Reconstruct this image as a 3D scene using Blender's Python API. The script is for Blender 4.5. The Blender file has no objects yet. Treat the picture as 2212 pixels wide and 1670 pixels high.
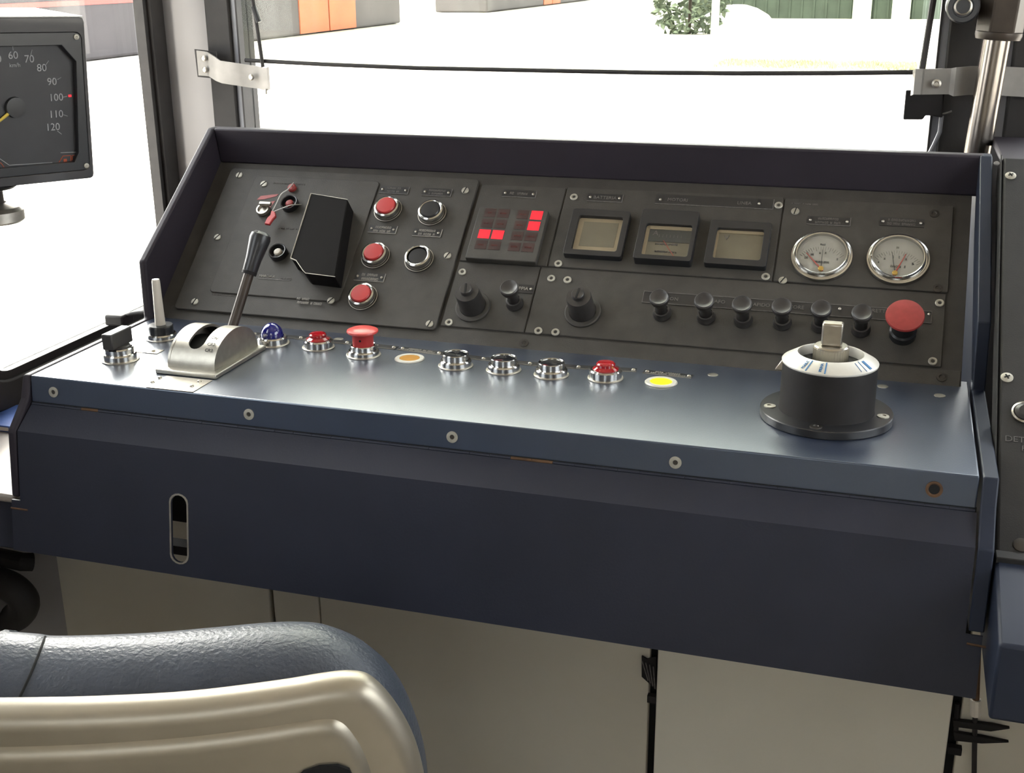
import bpy, bmesh, math, random
from mathutils import Vector, Matrix
random.seed(7)
V = Vector
C = bpy.context.scene.collection
sc = bpy.context.scene

# ------------------------------------------------------------------ camera
FPX, PITCH, YAW, ROLL = 2624.18, 0.3351993, 0.3053458, -0.0072345
CO = V((0.94839, -1.10944, 0.44892))
cy, sy, cp, sp = math.cos(YAW), math.sin(YAW), math.cos(PITCH), math.sin(PITCH)
FWD = V((-sy * cp, cy * cp, -sp)); RT0 = V((cy, sy, 0)); UP0 = RT0.cross(FWD)
cr, sr = math.cos(ROLL), math.sin(ROLL)
RT = RT0 * cr + UP0 * sr; UPV = -RT0 * sr + UP0 * cr
cam = bpy.data.cameras.new('camera'); co = bpy.data.objects.new('camera', cam); C.objects.link(co)
co.matrix_world = Matrix(((RT.x, UPV.x, -FWD.x, CO.x), (RT.y, UPV.y, -FWD.y, CO.y), (RT.z, UPV.z, -FWD.z, CO.z), (0, 0, 0, 1)))
cam.sensor_width = 36; cam.sensor_fit = 'HORIZONTAL'; cam.lens = FPX * 36 / 2212
cam.clip_start = .02; cam.clip_end = 500
sc.camera = co

# the survey of the photograph: a pixel read on a known surface gives a point of the cab (metres, desk top = 0)
def ray(px, py): return FWD + RT * ((px - 1106) / FPX) - UPV * ((py - 835) / FPX)
def on(px, py, p, n):
    d = ray(px, py); return CO + d * ((V(p) - CO).dot(n) / d.dot(n))
def onX(px, py, X): return on(px, py, (X, 0, 0), V((1, 0, 0)))
def onY(px, py, Y): return on(px, py, (0, Y, 0), V((0, 1, 0)))
def onZ(px, py, Z=0): return on(px, py, (0, 0, Z), V((0, 0, 1)))
W = 1.05; D = 0.2494; AL = 0.72344; CA, SA = math.cos(AL), math.sin(AL); PB = D + .01
PN = V((0, -SA, CA)); PU = V((0, CA, SA))
def P3(u, w, h=0): return V((u, PB, 0)) + PU * w + PN * h
def uv(px, py, h=0):
    q = on(px, py, V((0, PB, 0)) + PN * h, PN) - PN * h
    return q.x, (q.y - PB) * CA + q.z * SA
RP = Matrix.Rotation(AL, 4, 'X')
def T(x, y, z): return Matrix.Translation((x, y, z))
def MP(u, w, h=0): return Matrix.Translation(P3(u, w, h)) @ RP
def frame(o, x, y):
    x = V(x).normalized(); z = x.cross(V(y)).normalized(); y = z.cross(x); o = V(o)
    return Matrix(((x.x, y.x, z.x, o.x), (x.y, y.y, z.y, o.y), (x.z, y.z, z.z, o.z), (0, 0, 0, 1)))

# ------------------------------------------------------------------ materials
def mat(name, col, rough=.5, metal=0., var=.08, scale=40., bump=0., bscale=300., spec=.5, emit=None, es=0., trans=0., coat=0., dirt=None, ior=1.5):
    m = bpy.data.materials.new(name); m.use_nodes = True; nt = m.node_tree; nd = nt.nodes
    b = nd['Principled BSDF']
    tc = nd.new('ShaderNodeTexCoord'); nz = nd.new('ShaderNodeTexNoise')
    nz.inputs['Scale'].default_value = scale; nz.inputs['Detail'].default_value = 4
    nt.links.new(tc.outputs['Object'], nz.inputs['Vector'])
    rp = nd.new('ShaderNodeValToRGB')
    a, c = [tuple(min(1, max(0, x * k)) for x in col) + (1,) for k in (1 - var, 1 + var)]
    rp.color_ramp.elements[0].position = .3; rp.color_ramp.elements[1].position = .7
    rp.color_ramp.elements[0].color = a; rp.color_ramp.elements[1].color = c
    nt.links.new(nz.outputs['Fac'], rp.inputs['Fac'])
    out = rp.outputs['Color']
    if dirt:
        n2 = nd.new('ShaderNodeTexNoise'); n2.inputs['Scale'].default_value = dirt[1]; n2.inputs['Detail'].default_value = 6
        nt.links.new(tc.outputs['Object'], n2.inputs['Vector'])
        r2 = nd.new('ShaderNodeValToRGB'); r2.color_ramp.elements[0].position = dirt[2]; r2.color_ramp.elements[1].position = dirt[2] + .05
        nt.links.new(n2.outputs['Fac'], r2.inputs['Fac'])
        mx = nd.new('ShaderNodeMix'); mx.data_type = 'RGBA'; mx.inputs['B'].default_value = tuple(dirt[0]) + (1,)
        nt.links.new(r2.outputs['Color'], mx.inputs['Factor']); nt.links.new(out, mx.inputs['A']); out = mx.outputs['Result']
    nt.links.new(out, b.inputs['Base Color'])
    b.inputs['Roughness'].default_value = rough; b.inputs['Metallic'].default_value = metal
    b.inputs['Specular IOR Level'].default_value = spec; b.inputs['IOR'].default_value = ior
    if name == 'blue_paint': b.inputs['Specular Tint'].default_value = (.50, .72, 1, 1)  # blue sky reflected by the desk top, put into its sheen tint
    b.inputs['Transmission Weight'].default_value = trans; b.inputs['Coat Weight'].default_value = coat; b.inputs['Coat Roughness'].default_value = .31 if name == 'blue_paint' else .04; b.inputs['Coat IOR'].default_value = 1.6
    if emit: b.inputs['Emission Color'].default_value = tuple(emit) + (1,); b.inputs['Emission Strength'].default_value = es
    if bump:
        n3 = nd.new('ShaderNodeTexNoise'); n3.inputs['Scale'].default_value = bscale; n3.inputs['Detail'].default_value = 3
        nt.links.new(tc.outputs['Object'], n3.inputs['Vector'])
        bp = nd.new('ShaderNodeBump'); bp.inputs['Strength'].default_value = bump; bp.inputs['Distance'].default_value = .002
        nt.links.new(n3.outputs['Fac'], bp.inputs['Height']); nt.links.new(bp.outputs['Normal'], b.inputs['Normal'])
    return m
def glassmat(name, tint, refl=1.0):
    m = bpy.data.materials.new(name); m.use_nodes = True; nt = m.node_tree; nd = nt.nodes
    nd.remove(nd['Principled BSDF']); o = nd['Material Output']
    t = nd.new('ShaderNodeBsdfTransparent'); t.inputs['Color'].default_value = tuple(tint) + (1,)
    g = nd.new('ShaderNodeBsdfGlossy'); g.inputs['Roughness'].default_value = .02
    lw = nd.new('ShaderNodeLayerWeight'); lw.inputs['Blend'].default_value = .5
    pw = nd.new('ShaderNodeMath'); pw.operation = 'POWER'; pw.inputs[1].default_value = 5
    ml = nd.new('ShaderNodeMath'); ml.operation = 'MULTIPLY_ADD'; ml.inputs[1].default_value = .6 * refl; ml.inputs[2].default_value = .025 * refl
    mx = nd.new('ShaderNodeMixShader')
    nt.links.new(lw.outputs['Facing'], pw.inputs[0]); nt.links.new(pw.outputs[0], ml.inputs[0]); nt.links.new(ml.outputs[0], mx.inputs[0])
    nt.links.new(t.outputs[0], mx.inputs[1]); nt.links.new(g.outputs[0], mx.inputs[2]); nt.links.new(mx.outputs[0], o.inputs[0])
    return m
M = {}
def dm(k, *a, **kw): M[k] = mat(k, *a, **kw)
dm('blue_paint', (.015, .021, .042), .32, coat=1.0, var=.10, scale=18, bump=.12, bscale=500, spec=.75, dirt=((.09, .10, .12), 60, .76))
dm('blue_apron', (.0165, .0185, .031), .55, var=.10, scale=12, bump=.10, bscale=400, spec=.35)
dm('hood_paint', (.022, .0175, .025), .6, var=.10, scale=12, bump=.10, bscale=400, spec=.3)
dm('panel_black', (.042, .038, .034), .62, var=.12, scale=50, bump=.15, bscale=900, spec=.35, dirt=((.10, .09, .08), 90, .76))
dm('plate_black', (.050, .046, .041), .58, var=.12, scale=50, bump=.15, bscale=900, spec=.35, dirt=((.12, .11, .09), 110, .77))
dm('side_black', (.018, .017, .017), .6, var=.12, scale=40, bump=.1, bscale=700, spec=.3)
dm('black_plastic', (.018, .018, .020), .32, var=.1)
dm('bakelite', (.036, .033, .032), .36, var=.15, scale=60)
dm('black_matte', (.015, .0135, .0135), .6, var=.15, spec=.2)
dm('rubber', (.020, .017, .016), .7, var=.2, bump=.1)
dm('grey_rubber', (.20, .20, .22), .6, var=.1)
dm('pit', (.004, .004, .004), .9)
dm('chrome', (.55, .54, .52), .16, 1.0, var=.05)
dm('steel', (.42, .39, .34), .28, 1.0, var=.1, scale=80, bump=.03, bscale=900)
dm('pole_metal', (.24, .215, .19), .22, 1.0, var=.1, scale=30)
dm('cover_black', (.009, .008, .008), .7, spec=.08)
dm('blue_cheek', (.014, .019, .035), .5, var=.1, scale=12, spec=.3)
dm('dull_steel', (.46, .43, .38), .42, 1.0, var=.15, scale=80)
dm('cast_alu', (.40, .38, .335), .40, 1.0, var=.08, scale=120, bump=.10, bscale=1400)
dm('seat_alu', (.37, .335, .275), .42, .85, var=.10, scale=9, bump=.02, bscale=60)
dm('alu_strip', (.24, .225, .21), .5, .5, var=.08, scale=60)
dm('zinc', (.38, .36, .31), .5, .5, var=.1, scale=200)
dm('screw_dark', (.05, .045, .04), .5, .6)
dm('white_plastic', (.60, .55, .48), .4, var=.04)
dm('white_print', (.28, .265, .235), .7, var=.15, scale=300)
dm('grey_print', (.13, .122, .115), .7, var=.25, scale=300)
dm('dial_print', (.30, .30, .31), .6, var=.1)
dm('red_plastic', (.42, .034, .034), .38, var=.06)
dm('red_mushroom', (.58, .065, .060), .30, var=.06)
dm('red_old', (.27, .032, .030), .45, var=.12, scale=120)
dm('red_lens', (.33, .008, .014), .10, var=.1, coat=.6)
dm('blue_lens', (.005, .007, .15), .08, var=.1, coat=.8)
dm('dark_lens', (.012, .013, .016), .12, var=.1, coat=.6)
dm('amber_lens', (.40, .185, .012), .35, emit=(.9, .42, .02), es=.02)
dm('yellow_lens', (.80, .70, .01), .30, emit=(1, .82, .0), es=.75)
dm('ring_white', (.62, .60, .55), .35, .2)
dm('led_on', (.45, .012, .02), .4, emit=(1, .006, .018), es=.50, var=.3, scale=300)
dm('led_off', (.036, .016, .015), .4, var=.2)
dm('faint_print', (.075, .07, .068), .7)
dm('lamp_print', (.10, .02, .018), .5)
dm('dial_face', (.30, .285, .25), .6, var=.04)
dm('meter_face', (.145, .125, .085), .5, var=.08)
dm('meter_cream', (.30, .24, .155), .5, var=.06)
dm('meter_dark', (.030, .032, .030), .5, var=.1)
dm('needle_black', (.02, .02, .02), .5)
dm('needle_red', (.42, .06, .04), .5)
dm('brass', (.58, .38, .10), .35, .6)
dm('needle_yellow', (.62, .46, .08), .4)
dm('label_black', (.022, .021, .022), .35, var=.1)
dm('ink_blue', (.02, .14, .34), .6)
dm('rust', (.085, .042, .018), .8, var=.4, scale=60)
dm('blue_vinyl', (.040, .048, .066), .40, var=.10, scale=25, bump=.45, bscale=260, spec=.5)
dm('beige_wall', (.62, .575, .48), .6, var=.05, scale=6, dirt=((.20, .17, .13), 14, .76))
dm('beige_door', (.74, .70, .60), .5, var=.05, scale=6, dirt=((.22, .19, .14), 20, .78))
dm('grey_wall', (.30, .285, .285), .6, var=.05, scale=8)
dm('ceiling_paint', (.42, .38, .32), .7, var=.03)
dm('floor_lino', (.30, .28, .25), .6, var=.2, scale=20)
dm('cream_top', (.30, .265, .24), .4, var=.05)
dm('paper_blue', (.06, .12, .36), .5, var=.2)
dm('brown_iron', (.045, .034, .026), .4, .4, var=.25, scale=30)
dm('speedo_case', (.026, .023, .024), .45, var=.1, coat=.2)
dm('case_top_glare', (.55, .54, .52), .25, var=.05)
dm('speedo_dial', (.026, .025, .028), .5, var=.1)
dm('orange_line', (.40, .07, .02), .6)
dm('wire_white', (.5, .48, .45), .5)
dm('gravel', (.62, .58, .52), .9, var=.12, scale=1.2, bump=.4, bscale=12)
dm('dry_grass', (.36, .36, .22), .9, var=.5, scale=3)
dm('carriage_grey', (.12, .105, .11), .6, var=.15, scale=.8)
dm('carriage_red', (.55, .06, .05), .5, var=.1)
dm('carriage_orange', (.60, .16, .07), .5, var=.1, scale=1)
dm('carriage_dark', (.035, .030, .034), .6, var=.15, scale=.8)
dm('carriage_pale', (.42, .41, .40), .5, var=.1)
dm('shed_green', (.045, .062, .045), .8, var=.2, scale=2)
dm('shed_light', (.50, .55, .42), .7, var=.1)
dm('leaf', (.13, .16, .11), .8, var=.5, scale=5)
dm('white_paint', (.8, .8, .76), .5)
M['glass'] = glassmat('glass', (.96, .97, .96))
M['gauge_glass'] = glassmat('gauge_glass', (.97, .97, .97), .7)
M['blind_film'] = glassmat('blind_film', (.72, .73, .69), .3)

# ------------------------------------------------------------------ mesh builder
class MB:
    def __init__(s): s.v = []; s.f = []; s.mi = []
    def add(s, vs, fs, mi=0, X=None):
        o = len(s.v)
        for p in vs: s.v.append(tuple(X @ V(p)) if X is not None else tuple(p))
        for f in fs: s.f.append(tuple(i + o for i in f)); s.mi.append(mi)
        return s
    def box(s, lo, hi, mi=0, X=None):
        x0, y0, z0 = lo; x1, y1, z1 = hi
        vs = [(x0, y0, z0), (x1, y0, z0), (x1, y1, z0), (x0, y1, z0), (x0, y0, z1), (x1, y0, z1), (x1, y1, z1), (x0, y1, z1)]
        return s.add(vs, [(3, 2, 1, 0), (4, 5, 6, 7), (0, 1, 5, 4), (1, 2, 6, 5), (2, 3, 7, 6), (3, 0, 4, 7)], mi, X)
    def cbox(s, c, d, mi=0, X=None):
        return s.box([c[i] - d[i] / 2 for i in range(3)], [c[i] + d[i] / 2 for i in range(3)], mi, X)
    def lathe(s, prof, n=40, mi=0, X=None, closed=False):
        vs = []; idx = []
        for r, z in prof:
            if r < 1e-7: idx.append([len(vs)] * n); vs.append((0, 0, z))
            else:
                idx.append(list(range(len(vs), len(vs) + n)))
                vs += [(r * math.cos(2 * math.pi * k / n), r * math.sin(2 * math.pi * k / n), z) for k in range(n)]
        fs = []
        pr = list(zip(idx[:-1], idx[1:]))
        if closed: pr.append((idx[-1], idx[0]))
        for a, b in pr:
            for k in range(n):
                l = (k + 1) % n; q = []
                for i in (a[k], a[l], b[l], b[k]):
                    if i not in q: q.append(i)
                if len(q) > 2: fs.append(q)
        return s.add(vs, fs, mi, X)
    def prism(s, poly, h0, h1, mi=0, X=None):
        n = len(poly)
        a = sum(poly[i][0] * poly[(i + 1) % n][1] - poly[(i + 1) % n][0] * poly[i][1] for i in range(n))
        if a < 0: poly = poly[::-1]
        vs = [(x, y, h0) for x, y in poly] + [(x, y, h1) for x, y in poly]
        fs = [tuple(range(n))[::-1], tuple(range(n, 2 * n))] + [(i, (i + 1) % n, n + (i + 1) % n, n + i) for i in range(n)]
        return s.add(vs, fs, mi, X)
    def sheet(s, outer, holes, h0, h1, mi=0, X=None):
        bm = bmesh.new(); loops = []
        for lp in [outer] + holes:
            vv = [bm.verts.new((x, y, 0)) for x, y in lp]; loops.append(vv)
            for i in range(len(vv)): bm.edges.new((vv[i], vv[(i + 1) % len(vv)]))
        bm.verts.index_update()
        bmesh.ops.triangle_fill(bm, use_beauty=True, use_dissolve=False, edges=bm.edges[:], normal=(0, 0, 1))
        bm.verts.index_update(); n = len(bm.verts)
        pts = [v.co.copy() for v in bm.verts]
        vs = [(p.x, p.y, h0) for p in pts] + [(p.x, p.y, h1) for p in pts]; fs = []
        for f in bm.faces:
            i = [v.index for v in f.verts]
            if f.normal.z < 0: i = i[::-1]
            fs.append([k + n for k in i]); fs.append(i[::-1])
        for li, vv in enumerate(loops):
            ar = sum(vv[i].co.x * vv[(i + 1) % len(vv)].co.y - vv[(i + 1) % len(vv)].co.x * vv[i].co.y for i in range(len(vv)))
            ids = [v.index for v in vv]
            if (ar < 0) == (li == 0): ids = ids[::-1]
            for i in range(len(ids)):
                a, b = ids[i], ids[(i + 1) % len(ids)]; fs.append((a, b, b + n, a + n))
        bm.free()
        return s.add(vs, fs, mi, X)
    def tube(s, path, r, n=12, mi=0, X=None, r1=None):
        path = [V(p) for p in path]; vs = []; fs = []; N = len(path)
        t0 = (path[1] - path[0]).normalized()
        u = t0.orthogonal().normalized()
        for i, p in enumerate(path):
            t = ((path[min(i + 1, N - 1)] - path[max(i - 1, 0)])).normalized()
            u = (u - t * u.dot(t)).normalized(); w = t.cross(u)
            rr = r if r1 is None else r + (r1 - r) * i / (N - 1)
            for k in range(n):
                a = 2 * math.pi * k / n; vs.append(p + (u * math.cos(a) + w * math.sin(a)) * rr)
        for i in range(N - 1):
            for k in range(n):
                l = (k + 1) % n; fs.append((i * n + k, i * n + l, (i + 1) * n + l, (i + 1) * n + k))
        fs.append(tuple(range(n))[::-1]); fs.append(tuple(range((N - 1) * n, N * n)))
        return s.add(vs, fs, mi, X)
    def text(s, body, size, mi=0, X=None, depth=.0003, bold=0.):
        cu = bpy.data.curves.new('lettering', 'FONT'); cu.body = body; cu.size = size; cu.align_x = 'CENTER'; cu.align_y = 'CENTER'
        cu.extrude = depth; cu.resolution_u = 3; cu.offset = bold
        ob = bpy.data.objects.new('lettering', cu)
        me = bpy.data.meshes.new_from_object(ob)
        s.add([v.co.copy() for v in me.vertices], [tuple(p.vertices) for p in me.polygons], mi, X)
        bpy.data.objects.remove(ob); bpy.data.curves.remove(cu); bpy.data.meshes.remove(me)
        return s
    def strokes(s, w, h, z, mi=0, X=None, x0=0., y0=0.):
        """a line of worn print too small to read"""
        x = x0 - w / 2; k = h * .13
        while x < x0 + w / 2 - h * .5:
            lw = h * random.choice((.5, .6, .7))
            if random.random() < .12: x += lw; continue
            for q in range(2):
                xx = x + q * lw * .72
                s.box((xx, y0 - h / 2, 0), (xx + k, y0 + h / 2, z), mi, X)
            for yy in random.sample((-.5, -.06, .38), 2):
                s.box((x, y0 + yy * h, 0), (x + lw * .8, y0 + yy * h + k, z), mi, X)
            x += lw + h * .18
        return s
    def build(s, name, mats, parent=None, bevel=0., seg=2, ang=24, loc=None):
        me = bpy.data.meshes.new(name); me.from_pydata([tuple(v) for v in s.v], [], s.f)
        if isinstance(mats, str): mats = [mats]
        for k in mats: me.materials.append(M[k])
        me.polygons.foreach_set('material_index', s.mi)
        me.polygons.foreach_set('use_smooth', [True] * len(s.f))
        me.update(); me.set_sharp_from_angle(angle=math.radians(ang))
        o = bpy.data.objects.new(name, me); C.objects.link(o)
        if parent is not None: o.parent = parent
        if loc is not None: o.matrix_local = loc
        if bevel:
            b = o.modifiers.new('bevel', 'BEVEL'); b.width = bevel; b.segments = seg; b.limit_method = 'ANGLE'; b.angle_limit = math.radians(32)
        return o
def tag(o, label, cat, group=None):
    o['label'] = label; o['category'] = cat
    if group: o['group'] = group
    return o
def root(name, X, label, cat, group=None):
    o = bpy.data.objects.new(name, None); C.objects.link(o); o.matrix_world = X; o.empty_display_size = .02
    return tag(o, label, cat, group)
def dup(r, X, label, group=None):
    n = r.copy(); C.objects.link(n); n.matrix_world = X; n['label'] = label
    if group: n['group'] = group
    for ch in list(r.children):
        c = ch.copy(); C.objects.link(c); c.parent = n
        for g in list(ch.children):
            d = g.copy(); C.objects.link(d); d.parent = c
    return n
def struct(o): o['kind'] = 'structure'; return o
def rrect(x0, y0, x1, y1, r, n=6):
    p = []
    for cx, cy_, a in ((x1 - r, y0 + r, -90), (x1 - r, y1 - r, 0), (x0 + r, y1 - r, 90), (x0 + r, y0 + r, 180)):
        for k in range(n + 1):
            t = math.radians(a + 90 * k / n); p.append((cx + r * math.cos(t), cy_ + r * math.sin(t)))
    return p
XZ = lambda x, y, z: Matrix(((1, 0, 0, x), (0, 0, -1, y), (0, 1, 0, z), (0, 0, 0, 1)))     # local xy -> world xz, depth towards -Y
YZ = lambda x: Matrix(((0, 0, 1, x), (1, 0, 0, 0), (0, 1, 0, 0), (0, 0, 0, 1)))            # local xy -> world yz, depth along +X

# ================================================================== THE CAB SHELL
FZ = -.75; CZ = 1.22; XL, XR = -.2, 1.95; YB, YF = -2.0, .70
struct(MB().box((XL - .06, YB - .06, FZ - .05), (XR + .06, YF + .12, FZ)).build('floor', 'floor_lino'))
struct(MB().box((XL - .06, YB - .06, CZ), (XR + .06, YF + .12, CZ + .05)).build('ceiling', 'ceiling_paint'))
# front wall with two windscreens
ws1 = (-.085, .10, 1.005, 1.0); ws2 = (1.125, .10, 1.75, 1.0)
r1 = [(ws1[0], ws1[1]), (ws1[2], ws1[1]), (ws1[2], ws1[3]), (ws1[0], ws1[3])]
r2 = [(ws2[0], ws2[1]), (ws2[2], ws2[1]), (ws2[2], ws2[3]), (ws2[0], ws2[3])]
struct(MB().sheet([(XL, FZ), (XR, FZ), (XR, CZ), (XL, CZ)], [r1, r2], -.05, 0, X=XZ(0, YF, 0)).build('wall_front', 'grey_wall'))
# left wall: quarter light in front, unseen side window further back added for light
q1 = (.145, -.095, .632, .95); q2 = (-1.0, .15, -.25, .95)
rc = lambda q: [(q[0], q[1]), (q[2], q[1]), (q[2], q[3]), (q[0], q[3])]
struct(MB().sheet([(YB, FZ), (YF + .05, FZ), (YF + .05, CZ), (YB, CZ)], [rc(q1), rc(q2)], -.012, 0, X=YZ(XL)).build('wall_left', 'grey_wall'))
q3 = (-.9, .1, .35, .95)
struct(MB().sheet([(YB, FZ), (YF + .05, FZ), (YF + .05, CZ), (YB, CZ)], [rc(q3)], 0, .05, X=YZ(XR)).build('wall_right', 'grey_wall'))
q4 = (.75, .35, 1.25, .95)  # unseen back window, added to let light in from behind
struct(MB().sheet([(XL, FZ), (XR, FZ), (XR, CZ), (XL, CZ)], [rc(q4)], 0, .05, X=XZ(0, YB, 0)).build('wall_back', 'ceiling_paint'))
def window(name, q, X, r, sw, h0, h1, seal='rubber', trim='grey_rubber'):
    w = bpy.data.objects.new(name, None); C.objects.link(w); struct(w)
    o = rrect(q[0] - sw, q[1] - sw, q[2] + sw, q[3] + sw, r + sw * .6, 8)
    i = rrect(q[0] + .004, q[1] + .004, q[2] - .004, q[3] - .004, r, 8)
    i2 = rrect(q[0] + .013, q[1] + .013, q[2] - .013, q[3] - .013, r - .008, 8)
    i3 = rrect(q[0] + .016, q[1] + .016, q[2] - .016, q[3] - .016, r - .01, 8)
    struct(MB().sheet(o, [i], h0, h1, X=X).build('window_seal', seal, w, bevel=.003))
    struct(MB().sheet(i, [i2], h0, h1 - .006, 0, X).sheet(i2, [i3], h0, h1 - .004, 1, X).build('window_trim', [trim, 'rubber'], w))
    struct(MB().sheet(i3, [], (h0 + h1) / 2 - .012, (h0 + h1) / 2 - .007, X=X).build('window_pane', 'glass', w))
    return w
window('window_1', ws1, XZ(0, YF, 0), .075, .040, -.03, .022)
window('window_2', ws2, XZ(0, YF, 0), .075, .040, -.03, .022)
window('window_3', q1, YZ(XL), .060, .036, -.013, .008, trim='rubber')
window('added_window_4', q2, YZ(XL), .085, .026, -.013, .012)
window('window_5', q3, YZ(XR), .085, .026, -.016, .03)
window('added_window_6', q4, XZ(0, YB, 0), .06, .026, -.016, .03)
# corner pillar between quarter light and windscreen, with a seam
p = MB()
p.prism([(-.198, .672), (-.188, .672), (-.118, .697), (-.118, .7), (-.198, .7)], FZ, CZ)
pl = p.build('trim_1', 'grey_wall'); struct(pl)
a = onY(425, 0, .67); b = onY(455, 260, .67)
struct(MB().box((-.1205, .690, -.1), (-.1185, .6985, CZ)).build('trim_2', 'rubber'))

# ================================================================== THE CONSOLE
HY, HZ = -.0040, -.0313; KY, KZ = -.036, -.0555; BY, BZ = -.0575, -.1988
y2, h1 = .2494, .0784; y3, z3 = .4500, .2285
con = root('control_console', T(.53, .2, 0), 'dark blue and black driver control desk below the windscreen', 'console')
I = T(-.53, -.2, 0)
# side cheeks
def cheek(x0, x1, topx=0.):
    poly = [(0, 0), (-.009, -.0255), (KY - .002, KZ), (-.0475, -.135), (.30, -.135), (.57, -.135), (.59, .20), (y3 + .02, z3), (y3, z3), (y2, h1), (D - .002, 0.0005)]
    m = MB().prism(poly, x0, x1, X=YZ(0))
    vs = []
    for v in m.v:
        k = max(0, v[2] / z3); vs.append((v[0] + topx * k, v[1], v[2]))
    m.v = vs
    return m
cheek(0, .0108).build('side_cheek', 'hood_paint', con, bevel=.003, seg=3, loc=I)
cheek(1.0525, 1.0665, -.008).build('side_cheek', 'blue_cheek', con, bevel=.0015, seg=2, loc=I)
# desk top with its folded front lip
poly = [(D + .03, 0), (0, 0), (HY, HZ), (HY + .003, HZ), (.003, -.003), (D + .03, -.003)]
desk = MB().prism(poly, .0115, 1.0495, X=YZ(0)).build('desk_top', 'blue_paint', con, bevel=.0030, seg=4, loc=I)
# hinge: a rusty folded strip under the lip
hg = MB()
n = 46
for k in range(n):
    x0 = .013 + k * 1.036 / n
    hg.tube([(x0 + .0002, HY - .0012, HZ - .0012), (x0 + 1.036 / n - .0002, HY - .0012, HZ - .0012)], .0017, 8, mi=random.choice((0, 0, 0, 0, 0, 1)))
hg.box((.012, HY - .0005, HZ - .004), (1.05, HY + .003, HZ + .001), 2)
hg.build('hinge', ['blue_apron', 'rust', 'pit'], con, loc=I)
# apron: bent upper strip and slotted lower sheet
L = math.hypot(BY - KY, BZ - KZ)
XA = frame((0, BY, BZ), (1, 0, 0), (0, (KY - BY) / L, (KZ - BZ) / L))       # local x along, y up the sheet, z towards the driver
def sl(px, py):
    q = XA.inverted() @ on(px, py, (0, BY, BZ), (XA.to_3x3() @ V((0, 0, 1)))); return q.x, q.y
s0 = sl(387, 1070); s1 = sl(387, 1215); sw = (sl(404, 1140)[0] - sl(370, 1140)[0]) / 2; sx = sl(387, 1140)[0]
slot = [(sx + sw * math.cos(t), s0[1] - sw + sw * math.sin(t)) for t in [math.pi * k / 8 for k in range(9)]]
slot += [(sx + sw * math.cos(t), s1[1] + sw + sw * math.sin(t)) for t in [math.pi + math.pi * k / 8 for k in range(9)]]
zc = (-.138 - BZ) / (KZ - BZ) * L
ap = MB().sheet([(.0005, 0), (1.0655, 0), (1.0655, zc), (1.0505, zc), (1.0505, L), (.0125, L), (.0125, zc), (.0005, zc)], [slot], -.003, 0, X=XA)
Lu = math.hypot(KY - HY, KZ - HZ)
XU = frame((0, KY, KZ), (1, 0, 0), (0, (HY - KY) / Lu, (HZ - KZ) / Lu))
ap.box((.0125, .0, -.003), (1.0505, Lu - .0035, 0), 0, XU)
apo = ap.build('apron', 'blue_apron', con, loc=I)
MB().sheet([(sx + (x - sx) * 1.2, (s0[1] + s1[1]) / 2 + (y - (s0[1] + s1[1]) / 2) * 1.05) for x, y in slot], [slot], 0, .0006, X=XA).build('slot_edging', 'dull_steel', con, loc=I)
for px0, py0, px1, py1 in ((24, 1097, 60, 1102), (2088, 1390, 2150, 1402)):
    a = V(sl(px0, py0)).to_3d(); b = V(sl(px1, py1)).to_3d()
    MB().tube([XA @ a, XA @ ((a + b) / 2), XA @ b], .0012, 6).build('weld_bead', 'rust', con, loc=I)
# inner blocks glimpsed through the slot
zt_ = onY(388, 1127, .05).z; za_ = onY(388, 1181, .05).z; zb_ = onY(388, 1199, .05).z
for a, b in ((zt_, -.012), (zb_, za_)): MB().box((.12, .05, a), (.40, .07, b)).build('inner_rail', 'black_matte', con, loc=I)
MB().box((.14, .10, -.235), (.34, .104, -.06)).build('inner_sheet', 'grey_wall', con, loc=I)
# hood: inner wall and top deck
HT = P3(0, .268)
hd = MB().prism([(HT.y, HT.z), (y3 - .001, z3), (y3 + .012, z3 + .001), (.59, .205), (.59, .195), (HT.y + .012, HT.z)], .0108, 1.050, X=YZ(0))
hd.build('hood', 'hood_paint', con, bevel=.003, seg=3, loc=I)
# instrument panel base and its plates
MB().box((.0112, -.012, -.004), (1.0415, .270, 0), 0, MP(0, 0)).build('instrument_panel', 'panel_black', con, loc=I)
def plate(u0, w0, u1, w1, t, m='plate_black', r=.006, base=0.):
    return MB().prism(rrect(u0, w0, u1, w1, r, 3), base, base + t, X=MP(0, 0)).build('panel_plate', m, con, bevel=.0008, seg=1, loc=I)
pA = plate(.036, .013, .4135, .256, .005)
pB = plate(.080, .042, .272, .243, .002, base=.005)
pC = plate(.4175, .1235, .5355, .250, .0022, r=.001)
pD = plate(.4175, .022, .5275, .1215, .0022, r=.001)
pE = plate(.5375, .1235, .8190, .252, .0022, r=.001)
pF = plate(.8210, .1235, 1.0215, .250, .0026, r=.002)
pG = plate(.5295, .022, 1.0195, .1215, .0022, r=.001)
pH = plate(.0300, -.012, 1.0405, .0195, .0012, r=.001)
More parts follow.
